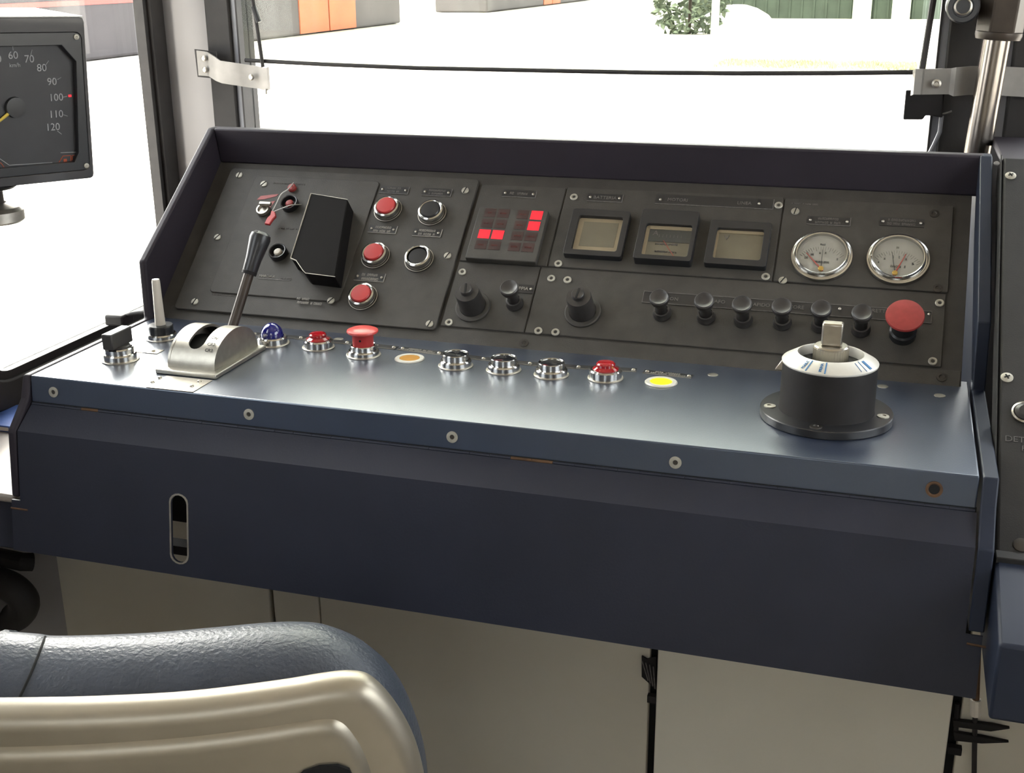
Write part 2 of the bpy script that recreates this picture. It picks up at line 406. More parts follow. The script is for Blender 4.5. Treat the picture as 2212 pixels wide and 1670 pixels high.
def screw(X, kind, par, name='screw', s=1.0):
    m = MB()
    if kind == 'slot':
        m.lathe([(0, 0), (.0050 * s, 0), (.0052 * s, .0006), (.0046 * s, .0016), (0, .0021)], 20, 0)
        m.box((-.0048 * s, -.0006, .0010), (.0048 * s, .0006, .0023), 1, Matrix.Rotation(random.uniform(.9, 1.6), 4, 'Z'))
        mm = ['zinc', 'pit']
    elif kind == 'ring':
        m.lathe([(0, 0), (.0052 * s, 0), (.0052 * s, .0010), (.0044 * s, .0017), (.0026 * s, .0015), (.0022 * s, .0006), (0, .0006)], 20, 0)
        m.lathe([(.0021 * s, .0007), (0, .0007)], 12, 1)
        mm = ['zinc', 'panel_black']
    elif kind == 'cross':
        m.lathe([(0, 0), (.0052 * s, 0), (.0052 * s, .0008), (.0030 * s, .0020), (0, .0022)], 20, 0)
        for a in (.5, .5 + math.pi / 2): m.box((-.0024 * s, -.0006, .001), (.0024 * s, .0006, .0025), 1, Matrix.Rotation(a, 4, 'Z'))
        mm = ['zinc', 'pit']
    else:
        m.lathe([(0, 0), (.0058, 0), (.0058, .0008), (.0030, .0012), (.0022, .0004), (0, .0004)], 18, 0); mm = ['screw_dark']
    return m.build(name, mm, par, loc=X)
def pscr(px, py, par, kind, h):
    u, w = uv(px, py, h); screw(MP(u, w, h), kind, par)
for q in ((517, 379), (470, 513), (421, 652), (1005, 412), (967, 553), (928, 700)): pscr(*q, pA, 'slot', .005)
for q in ((570, 398), (715, 650)): pscr(*q, pB, 'slot', .007)
for q in ((999, 588), (970, 697), (1191, 602), (1163, 715)): pscr(*q, pD, 'ring', .0022)
for q in ((1240, 426), (1206, 570), (1682, 444), (1654, 598)): pscr(*q, pE, 'ring', .0022)
for q in ((1691, 606), (1718, 457)): pscr(*q, pF, 'slot', .0026)
for q in ((2026, 623), (2018, 462)): pscr(*q, pF, 'dark', .0026)
for q in ((1226, 605), (1200, 718), (2030, 655), (2015, 781)): pscr(*q, pG, 'ring', .0022)
for q in ((1132, 741), (2034, 815)): pscr(*q, pH, 'dark', .0012)
# lip and desk screws
XLp = frame((0, (HY) / 2, HZ / 2), (1, 0, 0), (0, -HY, -HZ))
for i, q in enumerate(((116, 847), (538, 895), (977, 944), (1459, 999), (2018, 1057))):
    pt = on(*q, (0, 0, 0), (XLp.to_3x3() @ V((0, 0, 1)))); X = XLp.copy(); X.translation = pt
    if i < 4:
        m = MB().lathe([(0, 0), (.0062, 0), (.0062, .0010), (.0028, .0013), (.0024, .0003), (0, .0003)], 24, 0).lathe([(.0025, .0005), (0, .0005)], 12, 1)
        m.build('lip_screw', ['zinc', 'screw_dark'], desk, loc=X)
    else:
        m = MB().lathe([(.0078, 0), (.0078, .0008), (.0060, .0009), (.0050, .0002), (0, .0002)], 24, 0).lathe([(.0049, .0004), (0, .0004)], 16, 1)
        m.build('screw_hole', ['rust', 'pit'], desk, loc=X)
for q in ((731.6, 733), (1540, 810), (1907, 835), (2030, 855)):
    pt = onZ(*q, 0); MB().lathe([(0, 0), (.0060, 0), (.0060, .0005), (.0026, .0008), (0, .0004)], 20).build('desk_screw', 'dull_steel', desk, loc=T(*pt))

# ---- engraved label plates
def plabel(px, py, w, h, lines, hgt, riv=True, edge=True, name='label_plate', tm='white_print', sz=.005):
    """a riveted plate on the instrument panel; a line that starts with ~ is print too worn to read"""
    u, w_ = uv(px, py, hgt); X = MP(u, w_, hgt)
    m = MB().box((-w / 2, -h / 2, 0), (w / 2, h / 2, .0008), 0)
    if edge:
        m.box((w / 2 - .0005, -h / 2, 0), (w / 2 + .0004, h / 2, .0011), 1); m.box((-w / 2, -h / 2 - .0004, 0), (w / 2, -h / 2 + .0003, .0011), 1)
    nl = len(lines)
    for i, t in enumerate(lines):
        y = (nl - 1) * sz * .62 - i * sz * 1.24
        if t.startswith('~'): m.strokes(float(t[1:]), sz * .72, .0011, 1, None, 0, y)
        else: m.text(t, sz, 1, T(0, y, .0009))
    o = m.build(name, ['label_black', tm], con, loc=I @ X)
    if riv:
        for s in (-1, 1): MB().lathe([(.0019, 0), (.0017, .0010), (.0009, .0016), (0, .0018)], 12).build('rivet', 'steel', o, loc=T(s * (w / 2 - .004), 0, .0008))
    return o
plabel(852, 411, .042, .0125, ['~.022', '~.020'], .005, sz=.0042, tm='grey_print')
plabel(944, 416, .042, .0125, ['~.024', '~.022'], .005, sz=.0042, tm='grey_print')
plabel(827, 496, .040, .0125, ['~.022', '~.026'], .005, sz=.0048)
plabel(923, 503, .040, .0125, ['~.024', '~.024'], .005, sz=.0048)
plabel(799, 599, .042, .0130, ['~.024', '~.026'], .005, sz=.0052)
plabel(1122, 419, .047, .0120, ['~.026'], .0022, sz=.0052, tm='grey_print')
plabel(1307, 428, .047, .0125, ['BATTERIA'], .0022, sz=.0070, tm='grey_print')
ml = plabel(1542, 436, .150, .0155, [], .0022, riv=False, tm='grey_print')
u0, w0 = uv(1542, 436, .0022)
for s, (px, py) in ((-1, (1427, 432)), (1, (1640, 441))):
    u, w_ = uv(px, py, .0022); MB().lathe([(.0019, 0), (.0017, .0010), (.0009, .0016), (0, .0018)], 12).build('rivet', 'steel', ml, loc=T(u - u0, w_ - w0, .0008))
tx = MB()
for t, (px, py) in (('MOTORI', (1464, 433)), ('LINEA', (1608, 440))):
    u, w_ = uv(px, py, .0022); tx.text(t, .0068, 0, T(u - u0, w_ - w0, .0009))
tx.build('lettering', 'grey_print', ml)
plabel(1790, 478, .052, .0125, ['~.026', '~.032'], .0026, sz=.0046, tm='grey_print')
plabel(1948, 481, .052, .0125, ['~.032', '~.034'], .0026, sz=.0046, tm='grey_print', edge=False)
# text printed straight on the left plate
def ptext(px, py, hgt, t, sz, m='white_print', w=None, under=None):
    u, w_ = uv(px, py, hgt); b = MB()
    if w: b.strokes(w, sz * .72, .0004, 0)
    else: b.text(t, sz, 0, T(0, 0, .0002))
    if under: b.box((-under / 2, -sz * .95, 0), (under / 2, -sz * .80, .0004), 0)
    return b.build('panel_lettering', m, con, loc=I @ MP(u, w_, hgt))
ptext(577, 597, .007, 'MARCIA A', .0052)
ptext(618, 603, .007, '', .0046, 'grey_print', w=.018)
u, w_ = uv(592, 604, .007); MB().box((-.0235, -.0006, 0), (.0235, .0004, .0004)).build('panel_lettering', 'grey_print', con, loc=I @ MP(u, w_, .007))
ptext(655, 646, .007, '', .0046, w=.018); ptext(669, 655, .007, '', .0050, w=.036)
ptext(480, 637, .005, '', .0040, 'grey_print', w=.034)
ptext(625, 397, .007, '', .0036, 'grey_print', w=.050)
ptext(622, 494, .007, '', .0034, 'grey_print', w=.030)
ptext(1740, 441, .0026, '', .0030, 'grey_print', w=.034)
# long strip behind the pull knobs
a = uv(1389, 643, .0022); b = uv(2012, 688, .0022)
st = MB(); cu, cw = (a[0] + b[0]) / 2, (a[1] + b[1]) / 2; sw2 = (b[0] - a[0]) / 2; cw = uv(1700, 664, .0022)[1]
st.box((-sw2, -.0085, 0), (sw2, .0085, .0008), 0)
for y in (-.0085, .0079): st.box((-sw2, y, 0), (sw2, y + .0007, .0011), 1)
for x in (-sw2, sw2): st.box((x - .0003, -.0085, 0), (x + .0003, .0085, .0011), 1)
for t, px, py in (('ON', 1456, 647), ('AFO', 1555, 653), ('APIDO', 1645, 660), ('SORE', 1722, 665), ('RETT', 1898, 673)):
    q = uv(px, py, .0022); st.text(t, .0068, 1, T(q[0] - cu, q[1] - cw, .0009))
so = st.build('label_strip', ['label_black', 'grey_print'], con, loc=I @ MP(cu, cw, .0022))
for px, py in ((1814, 668), (2007, 680)):
    q = uv(px, py, .0022); MB().lathe([(.0019, 0), (.0017, .0010), (.0009, .0016), (0, .0018)], 12).build('rivet', 'steel', so, loc=T(q[0] - cu, q[1] - cw, .0008))
u, w_ = uv(1127, 624, .0022)
so = MB().box((-.016, -.0065, 0), (.016, .0065, .0008), 0).text('PPIA', .0066, 1, T(.0025, 0, .0009)).build('label_plate', ['label_black', 'white_print'], con, loc=I @ MP(u, w_, .0022))
MB().lathe([(.0019, 0), (.0017, .0010), (.0009, .0016), (0, .0018)], 12).build('rivet', 'steel', so, loc=T(.0125, 0, .0008))
# desk label plates with rivets
def dlabel(xc, yc, w, d, rivs, lines=(), m0='label_black', tm='white_print', rot=0., off=(0, 0)):
    m = MB().box((-w / 2, -d / 2, 0), (w / 2, d / 2, .0007), 0)
    m.box((-w / 2, -d / 2 - .0003, 0), (w / 2, -d / 2 + .0002, .0009), 1)
    for i, t in enumerate(lines):
        if t.startswith('~'): m.strokes(float(t[1:]), .0032, .0010, 1, None, off[0], off[1] - i * .0048)
        else: m.text(t, .0045, 1, T(off[0], off[1] - i * .0048, .0008))
    X = T(xc, yc, 0) @ Matrix.Rotation(rot, 4, 'Z')
    o = m.build('label_plate', [m0, tm], con, loc=I @ X)
    for q in rivs:
        pt = X.inverted() @ onZ(*q, .0007)
        MB().lathe([(.0026, 0), (.0024, .0009), (.0015, .0018), (0, .0022)], 14).build('rivet', 'steel', o, loc=T(pt.x, pt.y, .0007))
rv = [(418.5, 712), (476, 714.5), (551, 721.6), (650.5, 729.8), (750, 740.4), (851, 751), (870, 753), (949, 763), (1045, 775), (1145, 785.6), (1250, 793), (1368.5, 799.4), (1398, 803), (1488.5, 813)]
X_ = [onZ(*q, 0) for q in rv]
def seg(i, j, ins=.004): return (X_[i].x + X_[j].x) / 2, (X_[i].y + X_[j].y) / 2 - .001, abs(X_[j].x - X_[i].x) + 2 * ins, math.atan2(X_[j].y - X_[i].y, X_[j].x - X_[i].x)
for i, j, ln in ((0, 1, ['~.018']), (2, 3, ['~.020']), (4, 5, ['~.024']), (6, 7, ['~.034', '~.040']), (8, 9, ['~.02']), (10, 11, ['~.022']), (12, 13, ['~.030', '~.044'])):
    x, y, w, ro = seg(i, j); dlabel(x, y, w, .0125, [rv[i], rv[j]], ln, rot=ro, off=(0.0, .002))
x, y, w, ro = seg(3, 4); dlabel(x, y, w - .016, .0125, [], ['~.02'], rot=ro)
x, y, w, ro = seg(7, 8); dlabel(x, y, w - .016, .0125, [], ['~.02'], rot=ro)
x, y, w, ro = seg(9, 10); dlabel(x, y, w - .016, .0125, [], ['~.02'], rot=ro)
q = onZ(318, 762, 0); dlabel(q.x - .010, q.y + .006, .050, .016, [(331, 758.6)], [], 'steel', 'steel')
q = [onZ(*k, 0) for k in ((317, 838), (415, 845), (442, 823), (348, 816))]
dlabel((q[0].x + q[1].x) / 2 + .001, (q[0].y + q[2].y) / 2 + .002, .060, .042, [(329.5, 826), (345.5, 816.5), (414.5, 834.5), (430.5, 824.5)], [], 'steel', 'dull_steel')

# ================================================================== CONTROLS ON THE PANEL
def push_button(px, py, cap, label, rec=0.):
    u, w = uv(px, py, .005); r = root('push_button', MP(u, w, .005), label, 'button', 'push buttons on the black panel')
    MB().lathe([(.0120, .0003), (.0195, .0003), (.0195, .0016), (.0188, .0019), (.0150, .0016)], 40).build('washer', 'screw_dark', r)
    MB().lathe([(.0192, .0016), (.0197, .0018), (.0197, .0022), (.0190, .0023)], 40).build('washer_rim', 'dull_steel', r)
    MB().lathe([(.0176, .0018), (.0178, .0080), (.0170, .0105), (.0150, .0115), (.0138, .0110), (.0136, .0040)], 40).build('bezel', 'chrome', r)
    t = .0135 - rec
    MB().lathe([(.0132, .0030), (.0132, t - .0015), (.0122, t), (.0060, t + .0003), (0, t + .0003)], 40).build('cap', cap, r)
    return r
push_button(839, 455, 'red_plastic', 'red chrome-ringed push button at the top of the column of three')
push_button(812, 555, 'red_plastic', 'red chrome-ringed push button in the middle of the column of three')
push_button(785, 644, 'red_plastic', 'red chrome-ringed push button at the bottom of the column of three')
push_button(934, 463, 'black_plastic', 'black chrome-ringed push button, the upper of the two', .001)
push_button(906, 562, 'black_plastic', 'black chrome-ringed push button, the lower one near a slotted screw', .004)

# lamp block with sixteen red windows
ql = [uv(x, y, .012) for x, y in ((1037, 447), (1178, 455), (1164, 567), (1003, 556))]
u0, u1 = (ql[0][0] + ql[3][0]) / 2, (ql[1][0] + ql[2][0]) / 2; w0, w1 = (ql[2][1] + ql[3][1]) / 2, (ql[0][1] + ql[1][1]) / 2
lb = root('lamp_block', MP((u0 + u1) / 2, (w0 + w1) / 2, .0022), 'black alarm lamp block with four of its sixteen red windows lit', 'indicator panel')
uc, wc = (u0 + u1) / 2, (w0 + w1) / 2; lw, lh = (u1 - u0) / 2, (w1 - w0) / 2
MB().box((-lw, -lh, 0), (lw, lh, .0098)).build('housing', 'plate_black', lb, bevel=.0012)
def luv(px, py): q = uv(px, py, .0122); return q[0] - uc, q[1] - wc
colx = [luv(1046, 505)[0], luv(1075, 507)[0], None, luv(1156, 477)[0]]; d_ = colx[1] - colx[0]; colx[2] = colx[3] - d_
rowy = [luv(1159, 465)[1], luv(1153, 488)[1]]; dr = rowy[0] - rowy[1]; rowy = [rowy[0] - dr * k for k in range(4)]
lit = {(0, 2), (1, 2), (3, 0), (3, 1)}
for c in range(4):
    for r_ in range(4):
        m = MB().box((colx[c] - d_ * .42, rowy[r_] - dr * .40, .0095), (colx[c] + d_ * .42, rowy[r_] + dr * .40, .0101), 0)
        if (c, r_) not in lit: m.strokes(d_ * .5, .0022, .0104, 1, None, colx[c], rowy[r_])
        m.build('lamp_window', ['led_on' if (c, r_) in lit else 'led_off', 'lamp_print'], lb)

# edgewise meters
def meter(fr, win, face, label, dark=False, letter=None, back=.0022, hh=.012):
    f = [uv(x, y, hh) for x, y in fr]; ua, ub = (f[0][0] + f[3][0]) / 2, (f[1][0] + f[2][0]) / 2; wa, wb = (f[2][1] + f[3][1]) / 2, (f[0][1] + f[1][1]) / 2
    k = [uv(x, y, hh) for x, y in win]; va, vb = (k[0][0] + k[3][0]) / 2, (k[1][0] + k[2][0]) / 2; xa, xb = (k[2][1] + k[3][1]) / 2, (k[0][1] + k[1][1]) / 2
    c0, c1 = (ua + ub) / 2, (wa + wb) / 2
    r = root('panel_meter', MP(c0, c1, back), label, 'meter', 'square panel meters')
    ua, ub, va, vb = ua - c0, ub - c0, va - c0, vb - c0; wa, wb, xa, xb = wa - c1, wb - c1, xa - c1, xb - c1
    H = hh - back
    MB().sheet(rrect(ua, wa, ub, wb, .003, 3), [rrect(va, xa, vb, xb, .003, 3)], 0, H).build('bezel', 'black_plastic', r, bevel=.001)
    fm = MB().box((va - .001, xa - .001, 0), (vb + .001, xb + .001, H - .006), 0)
    z = H - .006; t = (vb - va)
    if face == 'a':
        fm.box((va, xa, z), (vb, xb, z + .0003), 1); fm.box((va + t * .12, xa + t * .16, z), (vb - t * .10, xb - t * .10, z + .0006), 0)
        mats = ['meter_face', 'meter_cream', 'meter_dark', 'grey_print']
    elif face == 'b':
        fm.box((va, xb - t * .09, z), (vb, xb, z + .0010), 1); fm.box((va, xa, z), (va + t * .075, xb, z + .0010), 1)
        fm.box((va + t * .085, (xa + xb) / 2, z), (vb, xb - t * .09, z + .0006), 2)
        mats = ['meter_face', 'meter_cream', 'meter_dark', 'grey_print']
    else:
        fm.box((va, xb - t * .075, z), (vb, xb, z + .0010), 1); fm.box((va, xa, z), (va + t * .045, xb, z + .0010), 1)
        mats = ['meter_face', 'meter_cream', 'meter_dark', 'grey_print']
    if letter: fm.text(letter, .011, 3, T(va + t * .22, xb - t * .20, z + .0008))
    for i in range(2 if face == 'b' else 0): fm.strokes(t * .5, .0022, z + .0009, 3, None, va + t * .5, xa + t * (.16 + .2 * i))
    for i in range(7 if face == 'b' else 0): fm.box((va + t * (.3 + .08 * i), xb - t * .30, z), (va + t * (.3 + .08 * i) + .0006, xb - t * .22, z + .0009), 3)
    fm.build('dial', mats, r)
    if face == 'b':
        MB().tube([(va + t * .42, (xa + xb) / 2 + t * .02, z + .002), (vb - t * .28, xa + .001, z + .002)], .0004, 6).build('needle', 'needle_red', r)
    MB().box((va, xa, H - .003), (vb, xb, H - .002)).build('cover_glass', 'gauge_glass', r)
    return r
meter(((1236, 447), (1362, 459), (1341, 556), (1219, 547)), ((1250, 461), (1346, 473), (1331, 544), (1236, 537)), 'a', 'square panel meter with a plain tan face, nearest the lamp block')
meter(((1388, 450), (1511, 457), (1492, 565), (1368, 556)), ((1397, 480), (1496, 488), (1484, 555), (1384, 548)), 'b', 'square panel meter with a half black face marked A', letter='A', hh=.016)
meter(((1536, 474), (1670, 481), (1652, 577), (1520, 567)), ((1549, 490), (1653, 497), (1640, 562), (1539, 556)), 'c', 'square panel meter with a greenish tan face marked V', letter='V')

# round pressure gauges
def gauge(px, py, hub, nb, nr, label):
    u, w = uv(px, py, .0060); X = MP(u, w, .0026); r = root('pressure_gauge', X, label, 'gauge', 'round pressure gauges')
    loc = lambda x, y: V((uv(x, y, .009)[0] - u, uv(x, y, .009)[1] - w, .0072))
    MB().lathe([(.0366, 0), (.0368, .0030), (.0360, .0052), (.0340, .0060), (.0328, .0048), (.0320, .0050), (.0316, .0092), (.0304, .0106), (.0290, .0100), (.0284, .0060)], 64).build('bezel', 'chrome', r)
    hb = loc(*hub); d = MB().lathe([(.0288, .0060), (0, .0060)], 48)
    for i in range(23):
        a = math.radians(-58 + 116 * i / 22); dv = V((math.sin(a), math.cos(a), 0)); l0, l1 = (.0300, .0335) if i % 2 else (.0275, .0335)
        p0 = hb + dv * l0 - V((0, 0, .0012)); p1 = hb + dv * l1 - V((0, 0, .0012))
        if max(p0.xy.length, p1.xy.length) < .027: d.tube([p0, p1], .0003, 4, 1)
    for i in range(6):
        a = math.radians(-50 + 100 * i / 5); q = hb + V((math.sin(a), math.cos(a), 0)) * .0245
        if q.xy.length < .025: d.strokes(.0036, .0030, .0066, 1, None, q.x, q.y)
    d.strokes(.006, .0022, .0066, 1, None, 0, .0150); d.strokes(.018, .0026, .0066, 1, None, .001, hb.y + .0105)
    d.build('dial', ['dial_face', 'grey_print'], r)
    for nm, q, m, tk in (('needle', nb, 'needle_black', .00055), ('needle', nr, 'needle_red', .0009)):
        q = loc(*q); MB().tube([hb + (hb - q) * .12 + V((0, 0, .0002)), q], tk, 6, r1=tk * .5).build(nm, m, r)
    MB().lathe([(.0032, .0060), (.0032, .0085), (.0026, .0092), (0, .0094)], 20).build('hub', 'brass', r, loc=T(hb.x, hb.y, 0))
    MB().lathe([(.0286, .0098), (0, .0102)], 40).build('cover_glass', 'gauge_glass', r)
gauge(1775, 553, (1773, 581.4), (1777.5, 540), (1742, 547), 'round white pressure gauge in chrome, the one nearer the square meters')
gauge(1940, 560, (1933, 591), (1927, 545), (1957, 550), 'round white pressure gauge in chrome above the large flat red button')

# pull knobs
def knob_parts(r):
    MB().lathe([(.0112, .0), (.0112, .0030), (.0102, .0050), (.0098, .0100), (.0080, .0104)], 32).build('collar', 'bakelite', r)
    MB().lathe([(.0070, .005), (.0068, .022), (.0085, .027)], 28).build('stem', 'bakelite', r)
    MB().lathe([(.0070, .0255), (.0105, .0285), (.0119, .0335), (.0116, .0370), (.0104, .0384), (.0086, .0374), (.0045, .0362), (0, .0358)], 36).build('knob_head', 'bakelite', r)
kn = [((1424, 643), 'leftmost of the six black pull knobs in the label strip row'), ((1521, 650), 'second black pull knob in the six knob row, by the letters AFO'),
      ((1603, 657), 'third black pull knob in the six knob row, before the letters APIDO'), ((1689, 662), 'fourth black pull knob in the six knob row, after the letters APIDO'),
      ((1774, 667), 'black pull knob right behind the master controller handle'), ((1862, 676), 'black pull knob beside the large flat red button')]
k0 = None
for (px, py), lab in kn + [((1100, 622), 'lone black pull knob between the two rotary switches')]:
    u, w = uv(px, py, .039); X = MP(u, w, .003)
    if k0 is None: k0 = root('pull_knob', X, lab, 'knob', 'black pull knobs'); knob_parts(k0)
    else: dup(k0, X, lab)
u, w = uv(1955, 682, .042)
r = root('emergency_button', MP(u, w, .0022), 'large flat red mushroom button at the right end of the knob row', 'button')
MB().lathe([(.0150, 0), (.0150, .010), (.0130, .012), (.0120, .034)], 36).build('stem', 'black_plastic', r)
MB().lathe([(.0130, .0335), (.0200, .0365), (.0213, .0395), (.0205, .0415), (.0150, .0428), (0, .0436)], 48).build('cap', 'red_old', r)
# rotary switches
def rotary(base, lab, ang):
    u, w = uv(*base, .003); r = root('rotary_switch', MP(u, w, .0022), lab, 'switch', 'black rotary switches')
    MB().lathe([(.0228, 0), (.0228, .0025), (.0215, .0035), (.0170, .0035)], 40).build('base_ring', 'plate_black', r)
    MB().lathe([(.0165, .003), (.0155, .034), (.0150, .0355), (.0060, .0358)], 40).build('barrel', 'bakelite', r)
    MB().lathe([(.0078, .0350), (.0078, .0415), (.0070, .0425), (0, .0425)], 28).box((-.0012, -.0072, .0420), (.0012, .0072, .0429), 1, Matrix.Rotation(ang, 4, 'Z')).build('spindle', ['bakelite', 'pit'], r)
rotary((1022, 663), 'black rotary switch under the lamp block, beside the lone knob', .15)
rotary((1259, 674), 'black rotary switch at the left end of the six knob plate', -.1)

# key switch, tag, wires and cover on the left plate
def lroot(name, px, py, h, label, cat): u, w = uv(px, py, h); return root(name, MP(u, w, h), label, cat)
HP = .007
r = lroot('key_switch', 570, 456, HP, 'metal key switch with a lever at the top left of the panel', 'switch')
MB().lathe([(.0090, 0), (.0100, .002), (.0092, .006), (.0070, .006), (.0065, .003), (0, .003)], 28).build('collar', 'dull_steel', r)
MB().cbox((.004, .006, .009), (.018, .005, .005)).build('key_lever', 'dull_steel', r, bevel=.001)
r = lroot('warning_sticker', 577, 432, HP, 'torn red sticker above the key switch', 'sticker')
MB().prism([(-.016, -.001), (-.004, .001), (.012, .007), (.014, .011), (.002, .009), (-.012, .006)], .0, .0004).prism([(-.004, -.014), (.010, -.013), (.013, -.001), (.004, -.004)], .0, .0004).build('sticker', 'red_old', r)
r = lroot('red_tag', 586, 470, HP + .012, 'small red plastic tag hanging from the key switch', 'tag')
MB().prism([(-.003, .011), (.003, .009), (.007, .002), (.004, -.004), (.002, -.013), (-.006, -.012), (-.005, -.002), (-.002, .003)], -.002, .002).build('tag_body', 'red_plastic', r, bevel=.001)
def wire(pts, label):
    P = [P3(*uv(x, y, h), h) for x, y, h in pts]
    Q = []
    for i in range(len(P) - 1):
        for k in range(6):
            t = k / 6; p0 = P[max(i - 1, 0)]; p1 = P[i]; p2 = P[i + 1]; p3 = P[min(i + 2, len(P) - 1)]
            Q.append(.5 * ((2 * p1) + (p2 - p0) * t + (2 * p0 - 5 * p1 + 4 * p2 - p3) * t * t + (3 * p1 - p0 - 3 * p2 + p3) * t ** 3))
    Q.append(P[-1]); return tag(MB().tube(Q, .0008, 6).build('seal_wire', 'wire_white', None), label, 'wire')
wire([(588, 457, .019), (597, 440, .022), (607, 420, .022), (622, 409, .020), (634, 395, .010)], 'thin seal wire running up from the red tag to the red knob')
wire([(592, 457, .019), (612, 449, .022), (630, 443, .022), (651, 442, .010)], 'thin seal wire running right from the red tag to the black cover')
r = lroot('fuse_cap', 632, 408, HP, 'small red cap above the black hole on the left plate', 'cap')
MB().lathe([(.0060, 0), (.0060, .004), (.0045, .0055), (0, .006)], 24).build('cap_body', 'red_old', r)
for px, py, wbt, lab in ((628, 444, False, 'black round socket holding a dull red plug, beside the black cover'), (603, 549, True, 'black round recessed socket with a pale button inside')):
    r = lroot('socket', px, py, HP, lab, 'socket')
    MB().lathe([(.0125, 0), (.0125, .007), (.0118, .0085), (.0105, .008), (.0100, .001), (0, .001)], 36).build('rim', 'black_plastic', r)
    MB().lathe([(.0055, .001), (.0055, .006), (.0040, .0075), (0, .008)], 24).build('button' if wbt else 'plug', 'white_plastic' if wbt else 'red_old', r)
HC = .034
pc = [uv(x, y, HC) for x, y in ((672, 418), (751, 431), (724, 598), (660, 590), (655, 585), (640, 563), (628, 558))]
c0 = uv(690, 500, HC); pc = [(x - c0[0], y - c0[1]) for x, y in pc]
r = root('black_cover', MP(c0[0], c0[1], HP), 'tall black sheet metal cover box on the left plate', 'cover')
MB().prism(pc, 0, HC - HP).build('cover_body', 'cover_black', r, bevel=.0015)
e = MB()  # thin steel-coloured tubes along the cover's edges, thicker at the left
for a, b in ((0, 1), (6, 0), (5, 6), (4, 5), (3, 4), (2, 3)):
    e.tube([V((*pc[a], HC - HP)), V((*pc[b], HC - HP))], .0009 if (a, b) in ((6, 0), (5, 6)) else .0005, 6)
e.build('pale_edge', 'dull_steel', r)

# ================================================================== CONTROLS ON THE DESK
GD = 'desk row controls'
def droot(name, px, py, label, cat, z=0.): q = onZ(px, py, z); return root(name, T(q.x, q.y, 0), label, cat, GD)
def washer(r, rad=.0208, m='dull_steel'): MB().lathe([(rad - .008, .0002), (rad, .0002), (rad, .0012), (rad - .001, .0018), (rad - .008, .0018)], 44).build('washer', m, r)
def lower_ring(r, h, rad=.0185, m='chrome'): MB().lathe([(rad, .0015), (rad + .0002, h - .002), (rad - .001, h - .0003), (rad - .004, h), (rad - .0045, h - .003)], 44).build('bezel', m, r)
# selector
r = droot('selector_switch', 260, 777, 'black bar-handled selector switch at the front left corner of the desk', 'switch')
washer(r, .0226); lower_ring(r, .0095, .0196)
MB().lathe([(.0170, .009), (.0172, .0150), (.0160, .0165), (.0140, .0168)], 40).build('upper_ring', 'chrome', r)
MB().lathe([(.0140, .016), (.0140, .019), (0, .0192)], 32).prism([(-.0070, -.022), (.0070, -.022), (.0070, .020), (-.0070, .020)], .018, .0375).build('handle', 'bakelite', r, bevel=.0015)
# white stick
r = droot('stick_switch', 349.5, 730, 'upright white rod switch in a black collar beside the hood', 'switch')
washer(r, .0208); lower_ring(r, .0075, .0188)
MB().lathe([(.0155, .007), (.0158, .0165), (.0150, .0178), (.0060, .0178)], 36).build('collar', 'black_plastic', r)
MB().lathe([(.0066, .0170), (.0060, .035), (.0051, .074), (.0045, .0770), (0, .0778)], 24).build('rod', 'white_plastic', r)
# throttle quadrant
bx0, bx1, by0, by1 = .148, .2275, .047, .168
r = root('throttle_lever', T((bx0 + bx1) / 2, (by0 + by1) / 2, 0), 'long throttle lever rising from a slotted cast aluminium dome', 'lever')
J = T(-(bx0 + bx1) / 2, -(by0 + by1) / 2, 0)
MB().box((bx0, by0, 0), (bx1, by1, .0055)).build('base_plate', 'cast_alu', r, bevel=.0012, loc=J)
def arch(ya, yb, h, z0, n=20): 
    c = (ya + yb) / 2; a = (yb - ya) / 2
    return [(c + a * math.cos(math.pi * k / n), z0 + h * math.sin(math.pi * k / n) ** .9) for k in range(n + 1)]
NA = 36
def dpt(x, t, o=0.):      # a point on the dome: across, along the arch (0 front foot .. 1 rear foot), out
    th_ = math.pi * t; c, h_ = math.cos(th_), math.sin(th_); n_ = V((0, -c / .0515, h_ / .037)).normalized()
    return V((x, .1115 - .0515 * c, .005 + .037 * h_)) + n_ * o
ol = [(.157, k / NA) for k in range(NA, -1, -1)] + [(.219, k / NA) for k in range(NA + 1)]
hr, t_a, t_b = .0105, .20, .90; ks = .085      # slot: half width, ends, length of the rounded end along the arch
hol = [(.188 + hr * math.cos(q), t_a + ks - ks * math.sin(q)) for q in [math.pi * k / 10 for k in range(10, -1, -1)]]
hol += [(.188 + hr, t_a + ks + (t_b - t_a - ks) * k / 24) for k in range(1, 25)] + [(.188 - hr, t_b - (t_b - t_a - ks) * k / 24) for k in range(24)]
tmp = MB().sheet(ol, [hol], 0, 1)
dm_ = MB(); dm_.add([dpt(x, t, -.003 * (1 - z)) for x, t, z in tmp.v], tmp.f)
dm_.prism(arch(.060, .163, .0365, .005), .1571, .1600, X=YZ(0)).prism(arch(.060, .163, .0365, .005), .2160, .2189, X=YZ(0))
dm_.build('dome', 'cast_alu', r, loc=J, ang=40)
MB().prism(arch(.066, .158, .022, .005), .1602, .2158, X=YZ(0)).build('slot_floor', 'pit', r, loc=J)
mk = MB()
